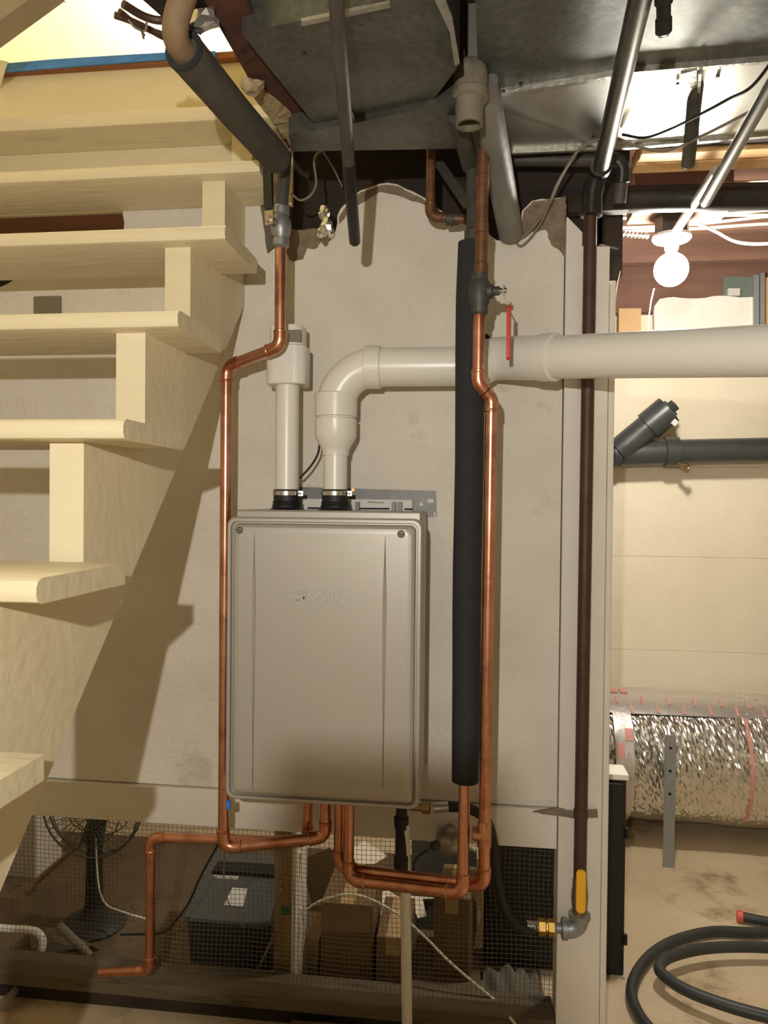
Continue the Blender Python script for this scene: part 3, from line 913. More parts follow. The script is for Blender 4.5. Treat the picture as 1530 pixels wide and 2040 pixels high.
# tee stub low on the line
tz = at(965, 1662, -0.236).z
O('tee', lathe(lathe(N(), (k3.x, -0.236, tz - 0.03), (0, 0, 1), [(0.0145, 0), (0.0160, 0.001), (0.0160, 0.058), (0.0145, 0.06)], 16), (k3.x, -0.236, tz), (-1, 0.0, 0), [(0.013, 0), (0.0155, 0.012), (0.0155, 0.026), (0.0135, 0.028)], 16), 'copper_fitting', root)

# --- return line inside the foam
yI = -0.20
zi0, zi1 = at(930, 1556, yI).z, at(930, 484, yI).z
xi = at(933, 1000, yI).x
m0 = V((xi, yI, zi0 + 0.1))
m1 = V((xi - 0.002, -0.262, at(929, 1781, -0.262).z))
m2 = at(694, 1752, -0.17)
m3 = V((m2.x, m2.y, HZ0 + 0.012))
root = thing('return_copper_pipe', m1, 'copper pipe leaving the lower end of the black foam', 'pipe')
pipe_run(root, [(xi - 0.001, -0.205, zi0 + 0.05), m1, m2, m3], 0.0134)
n = 28
bm = N()
zz = [zi0, zi0 + 0.002, (zi0 + zi1) / 2, at(930, 1035, yI).z, zi1 - 0.003, zi1]
tube(bm, [(xi + 0.0012 * math.sin(i * 1.3), yI, zi0 + (zi1 - zi0) * i / 10) for i in range(11)], [0.0315] + [0.0335] * 9 + [0.031], n)
O('foam_pipe_insulation', bm, 'foam', label='long black foam sleeve on the pipe right of the heater', cat='insulation')
# old pipe above the foam
O('iron_riser_pipe', lathe(tube(N(), [(xi + 0.004, yI + 0.01, zi1 - 0.01), (xi + 0.003, yI + 0.02, zi1 + 0.05), (xi, yI + 0.03, at(928, 300, yI).z)], 0.015, 16), (xi + 0.004, yI + 0.01, zi1), (0, 0, 1), [(0.016, 0), (0.021, 0.004), (0.021, 0.03), (0.016, 0.034)], 14), 'iron_dusty', label='dusty old pipe rising from the top of the black foam', cat='pipe')

# --- small aged copper pipe over the wall top
yS = -0.10
s0, s1, s2 = at(857, 296, yS), at(857, 432, yS), at(925, 437, yS - 0.01)
root = thing('small_copper_pipe', s1, 'thin aged copper pipe hooking right below the duct', 'pipe')
pipe_run(root, [(s1.x, yS, s0.z), s1, s2], 0.0115, 'copper_old', 'copper_old', R=0.022)
O('stop_valve', lathe(N(), at(888, 437, yS - 0.004), (1, 0, 0), [(0.012, 0), (0.015, 0.002), (0.015, 0.03), (0.012, 0.034)], 12), 'iron_dusty', root)

# --- gas line
yG = -0.052
g0, g1 = at(1178, 352, yG), at(1155, 1740, yG)
g1 = V((g1.x, yG, g1.z))
root = thing('gas_pipe', (g1.x, yG, at(1155, 1860, yG).z), 'dark brown iron gas pipe with yellow lever valve on the post', 'pipe')
gx = g1.x
O('pipe', tube(N(), [(gx + 0.004, yG, g0.z), (gx + 0.002, yG, 1.3), (gx, yG, g1.z - 0.01)], 0.0158, 20), 'iron', root)
zv = at(1157, 1832, yG).z
body = O('valve_body', lathe(N(), (gx, yG, zv), (0, 0, 1), [(0.015, 0), (0.018, 0.003), (0.018, 0.028), (0.019, 0.036), (0.0205, 0.05), (0.0205, 0.066), (0.019, 0.078), (0.018, 0.082), (0.018, 0.1), (0.016, 0.102)], 18), 'brass_old', root)
O('lever_stem', lathe(N(), (gx, yG - 0.02, zv + 0.045), (0, -1, 0), [(0.009, 0), (0.009, 0.016), (0.005, 0.018), (0.005, 0.024)], 8), 'brass', body)
zb_, zt_ = at(1157, 1818, yG - 0.04).z, at(1157, 1732, yG - 0.04).z
xg = at(1157, 1775, yG - 0.04).x
O('lever_handle', prism(N(), [(xx, yG - 0.038, zz_) for xx, zz_ in rrect(xg - 0.0115, xg + 0.0115, zb_, zt_, 0.0105)], (0, -0.007, 0), 0.0012), 'yellow_grip', body)
ze_ = at(1152, 1852, yG).z
arc, s, e, d1, d2 = elbow_arc((gx, yG, ze_), (gx, yG, ze_ + 0.1), (gx - 0.1, yG, ze_), 0.026, 8)
bm = tube(N(), [s - d1 * 0.012] + arc + [e + d2 * 0.012], 0.022, 18)
lathe(bm, s - d1 * 0.018, d1, [(0.02, 0), (0.0265, 0.002), (0.0265, 0.014), (0.021, 0.016)], 18)
lathe(bm, e + d2 * 0.018, -d2, [(0.02, 0), (0.0265, 0.002), (0.0265, 0.014), (0.021, 0.016)], 18)
O('elbow', bm, 'galv_fit', root)
xn = at(1112, 1852, yG).x
O('nipple', tube(N(), [(e.x - 0.015, yG, ze_), (xn - 0.02, yG, ze_)], 0.0125, 14), 'galv_fit', root)
fx = at(1106, 1852, yG).x
bm = N()
hexnut(bm, (fx, yG, ze_), (-1, 0, 0), 0.0205, 0.019)
lathe(bm, (fx - 0.019, yG, ze_), (-1, 0, 0), [(0.016, 0), (0.016, 0.004), (0.0205, 0.006), (0.0205, 0.022), (0.015, 0.025)], 6)
O('flare_fitting', bm, 'brass', root, smooth=20)
# strap on the post
yb = -0.024
root = thing('pipe_strap', at(1150, 1625, -0.03), 'dark metal pipe strap across the gas pipe and post', 'strap')
O('strap_end', prism(N(), [at(1160, 1614, yb - 0.03), at(1190, 1613, yb - 0.004), at(1191, 1629, yb - 0.004), at(1160, 1630, yb - 0.03)], (0, 0.004, 0)), 'strap_old', root, smooth=0)
O('strap_band', lathe(N(), (gx, yG, at(1155, 1630, yG).z), (0, 0, 1), [(0.016, 0), (0.0175, 0.001), (0.0175, 0.022), (0.016, 0.023)], 20), 'iron', root)
O('strap_end', prism(N(), ragged([at(1148, 1617, yb), at(1112, 1609, yb), at(1078, 1615, yb), at(1062, 1618, yb), at(1080, 1622, yb), at(1112, 1625, yb), at(1148, 1632, yb)], 0.001, 0.01, 2), (0, 0.008, 0)), 'strap_old', root, smooth=0)
# flexible gas hose
yh = -0.10
hp = [(fx - 0.04, yG, ze_), at(1045, 1850, -0.06), at(1012, 1822, -0.075), at(992, 1760, -0.085), at(984, 1690, -0.095), at(972, 1640, -0.10), at(950, 1618, -0.105), at(920, 1609, -0.11), at(893, 1607, -0.115)]
root = thing('gas_hose', hp[0], 'black flexible gas hose curving from heater to brass fitting', 'hose')
O('hose', tube(N(), smooth_path(hp, 8), 0.0125, 14), 'rubber', root)
a_ = at(893, 1607, -0.115); b_ = at(862, 1609, -0.12)
bm = tube(N(), [a_, b_], 0.0115, 14)
dd = (b_ - a_)
for i in range(7):
    c = a_ + dd * (0.06 + i * 0.135)
    lathe(bm, c, dd, [(0.0112, 0), (0.0138, 0.0012), (0.0138, 0.003), (0.0112, 0.0042)], 14)
O('ribbed_end', bm, 'clamp_steel', root)
b2 = at(1066, 1851, yG)
bm = tube(N(), [(fx - 0.042, yG, ze_), (fx - 0.07, yG + 0.0, ze_ + 0.001)], 0.0125, 14)
for i in range(5):
    lathe(bm, (fx - 0.042 - i * 0.006, yG, ze_), (-1, 0, 0), [(0.0125, 0), (0.0145, 0.001), (0.0145, 0.003), (0.0125, 0.004)], 14)
O('ribbed_end', bm, 'clamp_steel', root)

# --- condensate drain
yC = -0.11
root = thing('condensate_drain', (at(815, 2030, yC).x, yC, 0.0), 'white plastic condensate drain pipe with black union under the heater', 'pipe')
xc = at(799, 1680, yC).x
zz = lambda py: at(799, py, yC).z
O('union', lathe(N(), (xc, yC, 0), (0, 0, 1), [(0.014, zz(1738)), (0.018, zz(1734)), (0.018, zz(1707)), (0.0145, zz(1703)), (0.0145, zz(1652)), (0.018, zz(1648)), (0.0185, zz(1628)), (0.014, zz(1624)), (0.014, HZ0 + 0.008)], 20), 'rubber', root)
xb = at(811, 1760, yC).x
O('pipe', tube(N(), [(xc + 0.008, yC - 0.0, zz(1640)), (xc + 0.010, yC + 0.02, zz(1760)), (xb + 0.004, yC + 0.02, 0.0)], 0.0135, 18), 'pvc', root)

# ================================================================== CEILING CLUTTER
Z1 = 2.24
zp = lambda px, py, z=Z1: at(px, py, z=z)
# left duct
root = thing('small_duct', zp(700, 150), 'dusty grey sheet metal duct above the heater', 'duct')
poly = [zp(482, 68), zp(635, 258), zp(705, 242), zp(855, 210), zp(915, 130), zp(868, 0), zp(800, -8)]
O('duct_body', prism(N(), poly, (0, 0, 0.16)), 'galvanised', root, smooth=0)
O('seam_strip', prism(N(), [zp(708, 244, 2.238), zp(855, 212, 2.238), zp(853, 206, 2.238), zp(706, 236, 2.238)], (0, 0, -0.006)), 'galv_edge', root, smooth=0)
O('seam_strip', prism(N(), [zp(704, 244, 2.238), zp(692, 205, 2.238), zp(696, 204, 2.238), zp(710, 240, 2.238)], (0, 0, -0.005)), 'galv_edge', root, smooth=0)
O('seam_strip', prism(N(), [zp(600, 46, 2.238), zp(600, 36, 2.238), zp(776, 0, 2.238), zp(778, 8, 2.238)], (0, 0, -0.006)), 'galv_edge', root, smooth=0)
O('taped_corner', prism(N(), [zp(850, -40, 2.236), zp(872, -40, 2.236), zp(900, 30, 2.236), zp(916, 122, 2.236), zp(906, 128, 2.236), zp(896, 60, 2.236)], (0, 0, -0.004)), 'galv_edge', root, smooth=0)
O('screw', hexnut(N(), zp(607, 108, 2.24), (0, 0, -1), 0.004, 0.004), 'steel_pipe', root)
O('screw', hexnut(N(), zp(858, 214, 2.24), (0, 0, -1), 0.004, 0.004), 'steel_pipe', root)
# transition ledge below it
O('duct_ledge', prism(N(), [zp(575, 268, 2.225), zp(640, 258, 2.225), zp(705, 246, 2.225), zp(855, 214, 2.225), zp(925, 200, 2.225), zp(925, 296, 2.225), zp(580, 302, 2.225)], (0, 0, 0.10)), 'galvanised', smooth=0,
  label='dusty lower ledge of the duct over the wall top', cat='duct')
# trunk duct to the right
Z2 = 2.30
root = thing('trunk_duct', zp(1200, 100, Z2), 'wide galvanised trunk duct across the upper right', 'duct')
L1 = [zp(930, 188, Z2), zp(980, 182, Z2), zp(1180, 150, Z2), zp(1260, 135, Z2), zp(1530, 113, Z2)]
far = L1[-1] + (L1[-1] - L1[-2]) * 3.0
O('bottom_panel', prism(N(), [(-0.03, -1.5, Z2), (0.0, L1[0].y, Z2)] + L1[1:] + [far, (far.x, -1.5, Z2)], (0, 0, 0.22)), 'galvanised', root, smooth=0)
L2 = [zp(930, 302, Z2), zp(1000, 298, Z2), zp(1250, 286, Z2), zp(1530, 262, Z2)]
far2 = L2[-1] + (L2[-1] - L2[-2]) * 3.0
p1, p2 = zp(1372, 130, Z2), zp(1378, 275, Z2)
pm1 = L1[0] + V((0, 0.004, 0))
up1 = lambda p: V((p.x, p.y + 0.004, Z2 - 0.004))
O('lower_panel', prism(N(), [up1(L1[0]), up1(L1[1]), up1(L1[2]), up1(L1[3]), V((p1.x, zp(1372, 128, Z2).y, Z2 - 0.004)), V((p2.x, p2.y, Z2 - 0.004)), L2[2] - V((0, 0, 0.004)), L2[1] - V((0, 0, 0.004)), L2[0] - V((0, 0, 0.004))], (0, 0, 0.2)), 'galv_smooth', root, smooth=0)
O('lower_panel', prism(N(), [V((p1.x + 0.004, zp(1372, 128, Z2).y, Z2 - 0.006)), up1(L1[4]) - V((0, 0, .002)), V((far.x, far.y + 0.004, Z2 - 0.006)), V((far2.x, far2.y, Z2 - 0.006)), L2[3] - V((0, 0, 0.006)), V((p2.x + 0.004, p2.y, Z2 - 0.006))], (0, 0, 0.2)), 'galv_smooth', root, smooth=0)
# seams
bm = N()
for i in range(len(L1) - 1):
    obox(bm, L1[i] + V((0, 0, -0.006)), L1[i + 1] + V((0, 0, -0.006)), 0.011, 0.012)
obox(bm, L1[-1] + V((0, 0, -0.006)), far + V((0, 0, -0.006)), 0.011, 0.012)
O('cross_seam', bm, 'galv_edge', root, smooth=0)
O('side_seam', obox(N(), p1 + V((0, 0, -0.01)), p2 + V((0, 0, -0.01)), 0.03, 0.008), 'galv_edge', root, smooth=0)
O('side_seam', obox(N(), zp(1395, 130, Z2) + V((0, 0, -0.012)), zp(1385, 275, Z2) + V((0, 0, -0.012)), 0.006, 0.012), 'galv_edge', root, smooth=0)
bm = N()
for i in range(len(L2) - 1):
    obox(bm, L2[i] + V((0, 0, -0.008)), L2[i + 1] + V((0, 0, -0.008)), 0.010, 0.010)
obox(bm, L2[-1] + V((0, 0, -0.008)), far2 + V((0, 0, -0.008)), 0.010, 0.010)
O('end_seam', bm, 'galv_edge', root, smooth=0)
for px, py in ((1037, 164), (1371, 137), (1350, 165), (1430, 150), (1182, 268), (1003, 180)):
    O('screw', hexnut(N(), zp(px, py, Z2 - 0.006), (0, 0, -1), 0.004, 0.005), 'steel_pipe', root)

# rusty steel beam
zb = 2.27
root = thing('steel_beam', zp(500, 150, zb), 'rusty red brown steel beam beside the insulated pipe', 'beam')
O('lower_flange', prism(N(), [zp(395, -20, zb), zp(470, -40, zb), zp(628, 275, zb), zp(575, 296, zb)], (0, 0, 0.012)), 'rust_beam', root, smooth=0)
a, b = zp(433, -30, zb), zp(600, 284, zb)
O('web', obox(N(), a + V((0, 0, 0.09)), b + V((0, 0, 0.09)), 0.012, 0.16), 'rust_beam', root, smooth=0)
O('upper_flange', obox(N(), a + V((0, 0, 0.17)), b + V((0, 0, 0.17)), 0.07, 0.012), 'rust_beam', root, smooth=0)
# plaster lump and strip on the beam
rl = random.Random(12)
def lump(c, r, seed, squash=(1, 1, 1)):
    rl = random.Random(seed)
    bm = N()
    bmesh.ops.create_icosphere(bm, subdivisions=2, radius=r)
    for v in bm.verts:
        k = 1 + rl.uniform(-0.28, 0.28)
        v.co = V((v.co.x * k * squash[0], v.co.y * k * squash[1], v.co.z * k * squash[2])) + V(c)
    return bm
O('plaster_lump', lump(zp(503, 172, 2.25), 0.022, 3, (1, 1, 0.7)), 'plaster_chunk', smooth=0, label='crumbling beige plaster lump stuck under the rusty beam', cat='plaster')
O('plaster_strip', prism(N(), ragged([zp(506, 196, 2.262), zp(524, 182, 2.262), zp(560, 212, 2.262), zp(624, 272, 2.262), zp(578, 290, 2.262), zp(540, 240, 2.262)], 0.003, 0.012, 6), (0, 0, 0.007)), 'plaster_chunk', smooth=0,
  label='grey beige plaster smear along the lower rusty beam', cat='plaster')

# insulated steam pipe
zi = 2.20
i0, i1 = zp(366, 100, zi), zp(551, 316, zi)
root = thing('insulated_pipe', i1, 'thick dark insulated pipe slanting over the stairs', 'pipe')
O('sleeve', tube(N(), [i0, i0.lerp(i1, 0.5) + V((0, 0, -0.003)), i1], [0.035, 0.034, 0.034], 24), 'foam_dusty', root)
dd = (i0 - i1).normalized()
O('sleeve_lip', lathe(N(), i0 - dd * 0.004, dd, [(0.0352, 0), (0.036, 0.002), (0.034, 0.008), (0.026, 0.007), (0.024, 0.001)], 24), 'foam', root)
O('steel_elbow', tube(N(), smooth_path([i0 - dd * 0.03, i0 + dd * 0.02, i0 + dd * 0.045 + V((0.01, 0, 0.02)), i0 + dd * 0.05 + V((0.03, 0, 0.07)), i0 + dd * 0.05 + V((0.05, 0.01, 0.14))], 5), 0.022, 18), 'pipe_tan', root)
# joist end and cables upper left
O('joist_end', prism(N(), [zp(250, -30, 2.3), zp(330, 40, 2.3), zp(400, 70, 2.3), zp(470, -30, 2.3)], (0, 0, 0.2)), 'dark_joist', smooth=0, label='dark rusty bracket end at the top of the insulated pipe', cat='bracket')
tang = [([(228, 30), (262, 42), (300, 60), (335, 76), (352, 60)], 0.006), ([(238, 22), (275, 50), (318, 66), (345, 74)], 0.005), ([(245, 8), (290, 34), (330, 40), (372, 20)], 0.007)]
for i, (ps, rr) in enumerate(tang):
    cable('old_cable', [zp(px, py, 2.27) for px, py in ps], rr, 'iron', ['lowest dark cable sagging at the top left', 'middle dark cable sagging at the top left', 'upper dark cable crossing to the insulated pipe'][i], 'cable', 'cables at top left')
cable('wire_end', [zp(256, 40, 2.26), zp(268, 54, 2.25), zp(282, 62, 2.25), zp(286, 76, 2.25)], 0.0022, 'cable_grey', 'thin bare wire end dangling at the top left', 'wire')
cable('loose_wire', [zp(292, 42, 2.26), zp(291, 58, 2.25), zp(284, 64, 2.25), zp(288, 70, 2.25)], 0.002, 'cable_grey', 'short twisted wire stub hanging at the top left', 'wire')
O('foil_scrap', lump(zp(405, 38, 2.25), 0.026, 21, (1.2, 0.5, 0.8)), 'foil_crumple', smooth=0, label='crumpled foil scrap above the insulated pipe end', cat='foil')

# dark slanting pipe ending over the wall
c0, c1 = at(668, -20, -0.80), at(707, 484, -0.30)
root = thing('capped_pipe', c1, 'dark straight pipe slanting down and ending over the wall', 'pipe')
mid = c0.lerp(c1, 0.60)
O('pipe', tube(N(), [c0 + (c0 - c1) * 0.12, mid], 0.0125, 18), 'iron_dusty', root)
O('dipped_end', tube(N(), [mid, c1 - (c1 - c0).normalized() * 0.004, c1], [0.0128, 0.0128, 0.0105], 18), 'iron_black', root)

# old drain fitting, grey pipe
yE = -0.42
e0 = at(935, 152, yE)
root = thing('drain_elbow', e0, 'dirty round plastic drain elbow with open end', 'pipe fitting')
R0 = 0.0355
bm = N()
prof = [(0.0001, R0)] + [(R0 * math.sin(math.pi / 2 * i / 8), R0 * math.cos(math.pi / 2 * i / 8)) for i in range(1, 9)]
prof = prof + [(R0, -0.035)]
lathe(bm, e0 + V((0.002, 0, 0)), (0, 0, 1), prof, 28)
O('dome', bm, 'pvc_dirty', root)
O('rim', lathe(N(), e0 + V((0.002, 0, -0.050)), (0, 0, 1), [(0.033, 0), (0.0375, 0.003), (0.0375, 0.017), (0.035, 0.02)], 28), 'pvc_dirty', root)
zt, zl = e0.z - 0.045, at(935, 250, yE).z
O('socket', lathe(N(), (e0.x + 0.0005, yE, 0), (0, 0, 1), [(0.0275, zt), (0.0290, zt - 0.002), (0.0275, zl), (0.0225, zl), (0.0225, zl + 0.03), (0.0001, zl + 0.03)], 28), 'pvc_dirty', root)
d0, d1_ = at(962, 165, -0.40), at(1018, 466, -0.01)
O('grey_drain_pipe', tube(N(), [d0, d0.lerp(d1_, 0.5), d1_], 0.0315, 26), 'pvc_grey', label='grey plastic drain pipe slanting down into the wall hole', cat='pipe')
b0, b1 = at(916, 250, -0.34), at(938, 330, -0.16)
O('black_branch_pipe', tube(N(), [b0 + (b0 - b1) * 0.25, b0, b1], 0.021, 18), 'foam_dusty', label='short dark pipe under the open drain elbow', cat='pipe')
O('strut_bar', obox(N(), at(872, 322, -0.07), at(932, 410, -0.12), 0.022, 0.008, (0, 1, 0)), 'iron_dusty', smooth=0, label='dusty flat bar slanting behind the copper pipes', cat='bar')

# steel pipe toward the viewer, right
s0, s1 = at(1282, -30, -0.72), at(1196, 338, -0.075)
root = thing('steel_gas_pipe', s1, 'long steel pipe running overhead to the gas pipe top', 'pipe')
O('pipe', tube(N(), [s0 + (s0 - s1) * 1.2, s0.lerp(s1, 0.5), s1], 0.0195, 22), 'steel_pipe', root)
s2 = at(1190, 352, -0.06)
O('elbow', tube(N(), smooth_path([s1 - (s1 - s0).normalized() * 0.02, s1, at(1190, 350, -0.055), at(1180, 385, -0.052), at(1179, 410, -0.052)], 5), 0.025, 20), 'iron_black', root)
O('collar', lathe(N(), at(1178, 408, -0.052), (0, 0, -1), [(0.022, 0), (0.0265, 0.003), (0.0265, 0.028), (0.022, 0.03)], 20), 'iron_black', root)
# cross pipe and the black pipe on the right
t0, t1 = at(1000, 318, 0.02), at(1226, 320, -0.01)
root = thing('cross_pipe', t1, 'dark pipe crossing under the duct and dropping at a bend', 'pipe')
pipe_run(root, [t0, V((t1.x + 0.02, t1.y, t1.z)), V((t1.x + 0.018, t1.y + 0.04, at(1228, 405, 0.03).z))], 0.0165, 'iron_dusty', 'iron_black', R=0.03, fit=1.2)
k0, k1 = at(1212, 398, 0.19), at(1530, 391, 0.19)
root = thing('black_heating_pipe', k0, 'thick black horizontal pipe under the light wood planks', 'pipe')
O('pipe', tube(N(), [k0, k1, k1 + (k1 - k0) * 4.0], 0.036, 24), 'iron_black', root)
O('end_cap', lathe(N(), k0, (-1, 0, 0), [(0.038, -0.02), (0.038, 0.008), (0.030, 0.022), (0.012, 0.03)], 24), 'iron_black', root)
for i, (ya, yb_) in enumerate(((0.006, 0.056), (0.064, 0.122))):
    O('light_plank', box(N(), (0.41, ya, 2.303), (2.4, yb_, 2.345), 0.002), 'light_wood', smooth=0, label=['front pale wood plank above the black pipe', 'rear pale wood plank directly above the black pipe'][i], cat='plank', group='pale planks')
O('dark_gap_strip', box(N(), (0.41, -0.06, 2.312), (2.4, 0.0, 2.345), 0.002), 'dark_joist', smooth=0, label='dark filler strip in the gap between duct and pale planks', cat='plank')  # near-black strip added where the gap beyond the duct lies in the dark
# conduits on the right
q0, q1 = at(1560, 130, -0.55), at(1405, 402, 0.03)
O('conduit', tube(N(), [q0 + (q0 - q1) * 0.9, q0.lerp(q1, 0.5), q1], 0.0145, 16), 'steel_pipe', label='slanting grey conduit at the upper right', cat='conduit')
r0, r1 = at(1400, 380, 0.10), at(1345, 462, 0.36)
O('short_conduit', tube(N(), [r0 + (r0 - r1) * 0.4, r1], 0.0135, 16), 'armour', label='short bright conduit running down to the lamp box', cat='conduit')
h0, h1 = at(1388, 155, -0.33), at(1371, 326, -0.09)
root = thing('hanging_pipe', h1, 'dark straight pipe ending in a bright open tip', 'pipe')
O('pipe', tube(N(), [h0, h1], 0.0155, 16), 'iron_dusty', root)
O('pipe_tip', lathe(N(), h1, (h1 - h0), [(0.0158, -0.002), (0.0165, 0.0), (0.0165, 0.004), (0.012, 0.005)], 16), 'solder', root)
# short plugged nipple at top
n0, n1 = at(1322, -30, -0.70), at(1322, 68, -0.64)
root = thing('plugged_nipple', n1, 'short dark plugged pipe hanging from the top edge', 'pipe')
ax = (n1 - n0)
LN = ax.length
O('pipe', lathe(N(), n0, ax, [(0.0145, 0), (0.0145, LN * 0.36), (0.0115, LN * 0.38), (0.0115, LN * 0.66), (0.0135, LN * 0.68), (0.0135, LN * 0.95), (0.010, LN)], 18), 'iron_black', root)
O('plug', lathe(N(), n1 - ax.normalized() * 0.002, ax, [(0.009, 0), (0.009, 0.004), (0.006, 0.006)], 14), 'solder', root)
# wires
cable('dark_cable', [at(1560, 90, -0.5), at(1500, 170, -0.42), at(1450, 198, -0.36), at(1400, 225, -0.3), at(1340, 255, -0.22), at(1285, 274, -0.16), at(1240, 268, -0.13)], 0.0032, 'cable_black', 'dark cable crossing before the bright duct panel', 'cable')
cable('grey_cable', [at(1560, 185, -0.4), at(1480, 230, -0.3), at(1400, 270, -0.2), at(1330, 300, -0.14), at(1270, 292, -0.12), at(1220, 275, -0.12), at(1160, 292, -0.1), at(1120, 350, -0.06), at(1090, 415, -0.03), at(1050, 465, -0.02), at(1020, 478, -0.015)], 0.0036, 'cable_grey', 'long grey cable sagging from the right down the wall', 'cable')
cable('thin_wire', [at(1150, 300, -0.09), at(1110, 365, -0.06), at(1085, 430, -0.03), at(1060, 470, -0.015), at(1038, 490, -0.012), at(1025, 478, -0.012)], 0.0026, 'cable_grey', 'thin wire looping at the edge of the wall hole', 'wire')
cable('white_wire', [at(690, 268, -0.12), at(640, 300, -0.14), at(626, 320, -0.12), at(630, 365, -0.11), at(618, 390, -0.1), at(598, 399, -0.1), at(580, 385, -0.12)], 0.0028, 'cable_grey', 'thin pale wire looping down beside the black lever valve', 'wire')
cable('short_wire', [zp(632, 285, 2.228), at(664, 335, -0.05), at(682, 372, -0.05)], 0.0022, 'cable_grey', 'thin short wire left of the dark slanting pipe', 'wire')
# crumpled foil in the hole
bm = N()
rf = random.Random(31)
for (cx, cy, rr) in ((645, 425, 0.018), (650, 450, 0.022), (640, 462, 0.014), (658, 462, 0.014)):
    merge(bm, lump(at(cx, cy, -0.012), rr, int(cx + cy), (0.8, 0.35, 1.1)))
O('foil_wad', bm, 'foil_crumple', smooth=0, label='crumpled foil wad in the hole right of the lever valve', cat='foil')

# cables stapled under the joists of the back room
rc = random.Random(77)
for i in range(9):
    y0 = 0.46 + 0.045 * i
    z0 = 2.415 - 0.006 * (i % 3)
    pts = []
    for j in range(9):
        xx = 0.30 + j * 0.24
        pts.append((xx, y0 + rc.uniform(-0.012, 0.012) + 0.02 * math.sin(j * 0.9 + i), z0 + rc.uniform(-0.010, 0.006) - 0.012 * math.sin(math.pi * (j % 2))))
    cable('house_cable', pts, 0.0052, 'cable_white', 'cream house cable, %s in the bundle behind the bare bulb' % ['nearest the bulb', 'second from the bulb', 'third from the bulb', 'fourth from the bulb', 'middle one', 'fourth from the rear', 'third from the rear', 'second from the rear', 'rearmost'][i], 'cable', 'cable bundle under the joists', k=5)
cable('drooping_cable', [at(1375, 440, 0.5), at(1420, 458, 0.55), at(1462, 480, 0.6), at(1500, 486, 0.6), at(1560, 484, 0.6)], 0.0052, 'cable_white', 'white cable drooping lowest right of the bare bulb', 'cable')
# armoured cable to the lamp box
a0 = [at(1150, 440, 0.24), at(1200, 460, 0.36), at(1245, 466, 0.38), at(1292, 470, 0.40)]
sp = smooth_path(a0, 24)
bm = tube(N(), sp, [0.0075 + 0.0022 * (1 if (i // 2) % 2 else -1) for i in range(len(sp))], 12)
O('armoured_cable', bm, 'armour', smooth=0, label='ribbed metal armoured cable left of the lamp box', cat='cable')
# rear wall board carrying the lamp box
lb = at(1337, 445, 0.40)
O('lamp_board', box(N(), (lb.x - 0.12, 0.34, lb.z + 0.022), (lb.x + 0.16, 0.46, 2.44), 0.002), 'red_joist', smooth=0, label='wooden block that carries the lamp box', cat='block')
O('pale_block', prism(N(), [at(1303, 432, 0.44), at(1314, 426, 0.44), at(1352, 426, 0.44), at(1346, 440, 0.44)], (0, 0.02, 0.0)), 'cardboard_light', smooth=0, label='small pale block above the lamp box', cat='block')
# corner bracket on the post
O('pipe_hanger', prism(N(), [at(1191, 488, -0.02), at(1193, 420, -0.02), at(1198, 420, -0.02), at(1197, 486, -0.02), at(1230, 494, 0.05), at(1228, 497, 0.05)], (0.003, 0, 0)), 'iron_dusty', smooth=0, label='thin bent metal hanger at the top of the post', cat='bracket')
cable('cobweb_string', [at(1236, 540, 0.06), at(1228, 580, 0.06), at(1224, 640, 0.06)], 0.0012, 'cable_white', 'pale cobweb string hanging beside the post top', 'string', n=5)
cable('pull_cord', [at(1303, 575, 0.42), at(1297, 600, 0.42), at(1292, 640, 0.42), at(1290, 690, 0.42)], 0.0018, 'cable_white', 'pale pull cord hanging left of the bare bulb', 'cord', n=6)

# ================================================================== BACK ROOM
# black drain with cleanout wye
yb = 1.52
w0, w1 = at(900, 917, yb), at(1330, 900, yb)
root = thing('black_drain_pipe', w0, 'black plastic drain pipe with slanted cleanout on the rear wall', 'pipe')
rr = 0.058
w2 = at(1530, 896, yb)
O('pipe', tube(N(), [w1, w2 + (w2 - w1) * 1.5], rr * 0.93, 26), 'abs_black', root)
bm = tube(N(), [w0, w1], rr, 26)
lathe(bm, at(1322, 900.5, yb), (w2 - w1), [(rr, 0), (rr * 1.16, 0.003), (rr * 1.16, 0.062), (rr * 0.95, 0.066)], 26)
lathe(bm, at(1219, 904, yb), (w2 - w1), [(rr, 0), (rr * 1.14, 0.003), (rr * 1.14, 0.035), (rr, 0.04)], 26)
wye = O('wye_fitting', bm, 'abs_black', root)
v0, v1 = at(1232, 898, yb - 0.02), at(1297, 845, yb - 0.05)
O('branch', tube(N(), [v0, v1], rr, 26), 'abs_black', wye)
vd = (v1 - v0).normalized()
O('cleanout_collar', lathe(N(), v1 - vd * 0.02, vd, [(rr, 0), (rr * 1.16, 0.003), (rr * 1.16, 0.115), (rr * 1.0, 0.118)], 26), 'abs_black', wye)
O('cleanout_plug', lathe(N(), v1 + vd * 0.095, vd, [(rr * 0.7, 0), (rr * 0.7, 0.014), (0.026, 0.015), (0.026, 0.034), (0.022, 0.036)], 4), 'abs_black', wye, smooth=0)
c = at(1345, 842, yb - 0.10)
O('sticker', prism(N(), [at(1336, 843, yb - 0.115), at(1344, 834, yb - 0.115), at(1352, 840, yb - 0.115), at(1345, 850, yb - 0.115)], (0, -0.002, 0)), 'sticker', wye, smooth=0)
O('hose_bib', lathe(N(), at(1352, 925, yb - 0.04), (0.75, -0.8, -0.35), [(0.010, 0), (0.010, 0.03), (0.016, 0.032), (0.016, 0.045), (0.011, 0.047), (0.009, 0.042), (0.0001, 0.04)], 14), 'brass_old', label='small metal spout under the black drain pipe', cat='spout')
